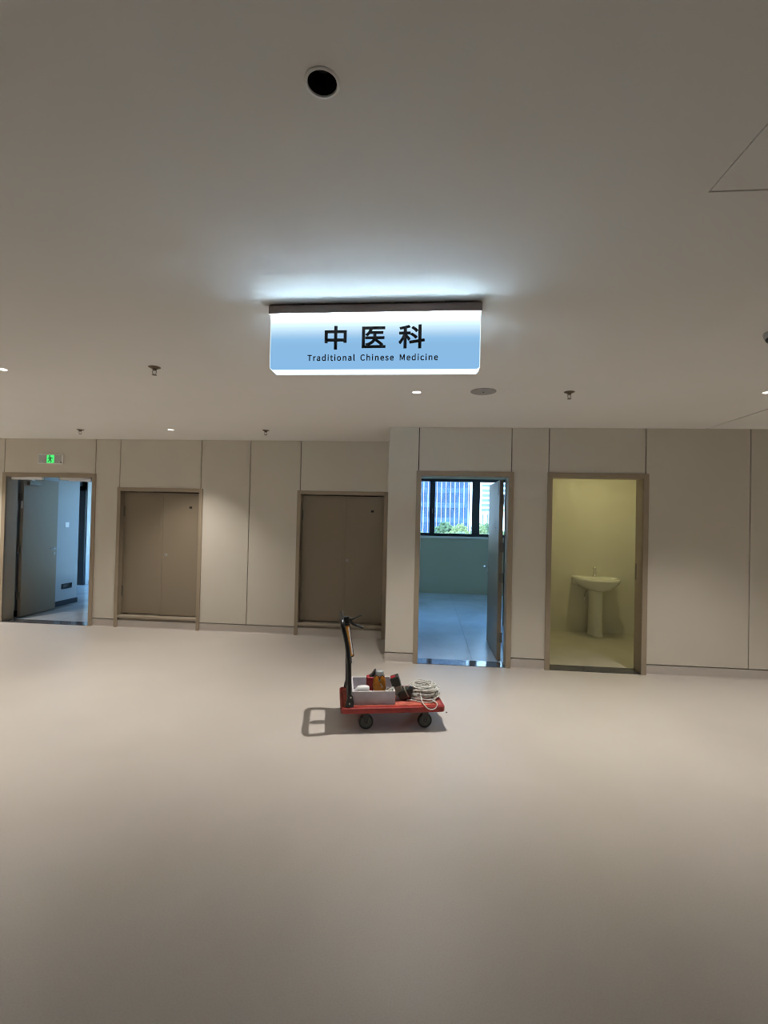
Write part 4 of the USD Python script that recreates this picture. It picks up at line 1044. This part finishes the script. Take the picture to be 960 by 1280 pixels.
part(cb, 'stray_strand', tube(smooth_path([(-.14, -.10, .010), (-.06, -.135, .008), (.02, -.155, .006), (.07, -.12, .008), (.10, -.03, .03)], 50), .0042, 8), 'cable_white', smooth=70)

# a crumb on the floor
m_ = trimesh.creation.icosphere(1, .007)
m_.vertices *= (1, .8, .6)
m_.apply_translation((.20, 4.04, .0042))
solo('crumb', m_, 'rubber', 'tiny dark crumb on the floor just right of the trolley', 'crumb')

# ------------------------------------------------------------------ outside
solo('ground', box(-400, 500, 13.4, 700, -9.5, -9), 'street', 'pale paved ground far below the window', 'ground', kind=S, smooth=False)
tw = thing('glass_tower', 'tall blue glass office tower with thin white fins', 'building', (-5, 128, -9))
tx0, tx1, ty, tz1 = -34.0, 10.9, 120.0, 62.0
part(tw, 'tower_body', box(tx0, tx1, ty, ty + 25, -9, tz1), 'tower_glass', smooth=False)
for z in np.arange(-6.5, tz1, 3.7):
    part(tw, 'spandrel', box(tx0 - .05, tx1 + .05, ty - .12, ty, z, z + 1.3), 'tower_spandrel', smooth=False)
for x in np.arange(tx0 + .2, tx1 - .3, 1.1):
    part(tw, 'fin', box(x - .06, x + .06, ty - .5, ty, -8, tz1), 'tower_fin', smooth=False)
part(tw, 'corner_pier', box(tx1 - .35, tx1 + .5, ty - .6, ty + 25, -9, tz1 + 1), 'render_white', smooth=False)
wb = thing('white_block', 'distant white block with stacked balconies right of the glass tower', 'building', (50, 290, -9))
part(wb, 'block_body', box(31.2, 80, 290, 320, -9, 110), 'render_white', smooth=False)
for z in np.arange(7.0, 60, 2.9):
    w_ = part(wb, 'window_band', box(32.6, 79, 289.7, 290, z, z + 1.8), 'block_window', smooth=False)
    part(w_, 'balcony', box(32.5, 79, 288.6, 290, z - .35, z + .12, .02), 'render_white', smooth=False)
for x in (33.4, 36.2, 40.0):
    part(wb, 'downpipe', box(x - .2, x + .2, 289.6, 290, -9, 5.5), 'tower_spandrel', smooth=False)


def tree(x, y, h_, w_, mt, label, seed):
    g = np.random.default_rng(seed)
    t = thing('street_tree', label, 'tree', (x, y, -9), group='street trees below the window', local=True)
    part(t, 'trunk', tube([(0, 0, 0), (.1, 0, h_ * .35), (0, .1, h_ * .7)], [.22, .16, .08], 8), 'bark', smooth=60)
    n = 2600
    c_ = g.normal(0, 1, (9, 3)) * (w_ * .33, w_ * .33, h_ * .11) + (0, 0, h_ * .74)
    c_[0] = (0, 0, h_ * .82)
    ctr = c_[g.integers(0, 9, n)]
    dv = g.normal(0, 1, (n, 3))
    dv /= np.linalg.norm(dv, axis=1, keepdims=True)
    P_ = ctr + dv * (g.uniform(.55, 1, (n, 1)) ** .5) * (w_ * .34, w_ * .34, h_ * .14)
    a = g.normal(0, 1, (n, 3)); a /= np.linalg.norm(a, axis=1, keepdims=True)
    b2 = np.cross(a, g.normal(0, 1, (n, 3))); b2 /= np.linalg.norm(b2, axis=1, keepdims=True)
    s_ = g.uniform(.10, .24, (n, 1))
    v = np.stack([P_ + a * s_ * 1.5, P_ + b2 * s_ * .7, P_ - a * s_ * 1.5, P_ - b2 * s_ * .7], 1).reshape(-1, 3)
    i = np.arange(n)[:, None] * 4
    f = np.vstack([i + [0, 1, 2], i + [0, 2, 3]])
    part(t, 'crown', trimesh.Trimesh(v, f, process=False), mt, smooth=False, kind='stuff')


tree(2.65, 60, 10.5, 3.2, 'leaf_green', 'taller green street tree left in the middle pane', 1)
tree(4.3, 48, 9.3, 2.8, 'leaf_yellow', 'yellow green street tree at the middle of the pane', 2)
tree(-1.2, 52, 9.1, 3.2, 'leaf_yellow', 'yellow green street tree behind the narrow left pane', 3)
tree(7.0, 68, 9.7, 3.4, 'leaf_yellow', 'yellow green street tree right in the middle pane', 4)
tree(9.6, 76, 10.6, 3.6, 'leaf_green', 'green street tree in front of the white block', 5)
tree(1.4, 44, 8.9, 2.6, 'leaf_yellow', 'low yellow green street tree next to the narrow pane', 6)
tree(6.6, 54, 9.2, 2.8, 'leaf_yellow', 'low yellow green street tree beside the right mullion', 7)
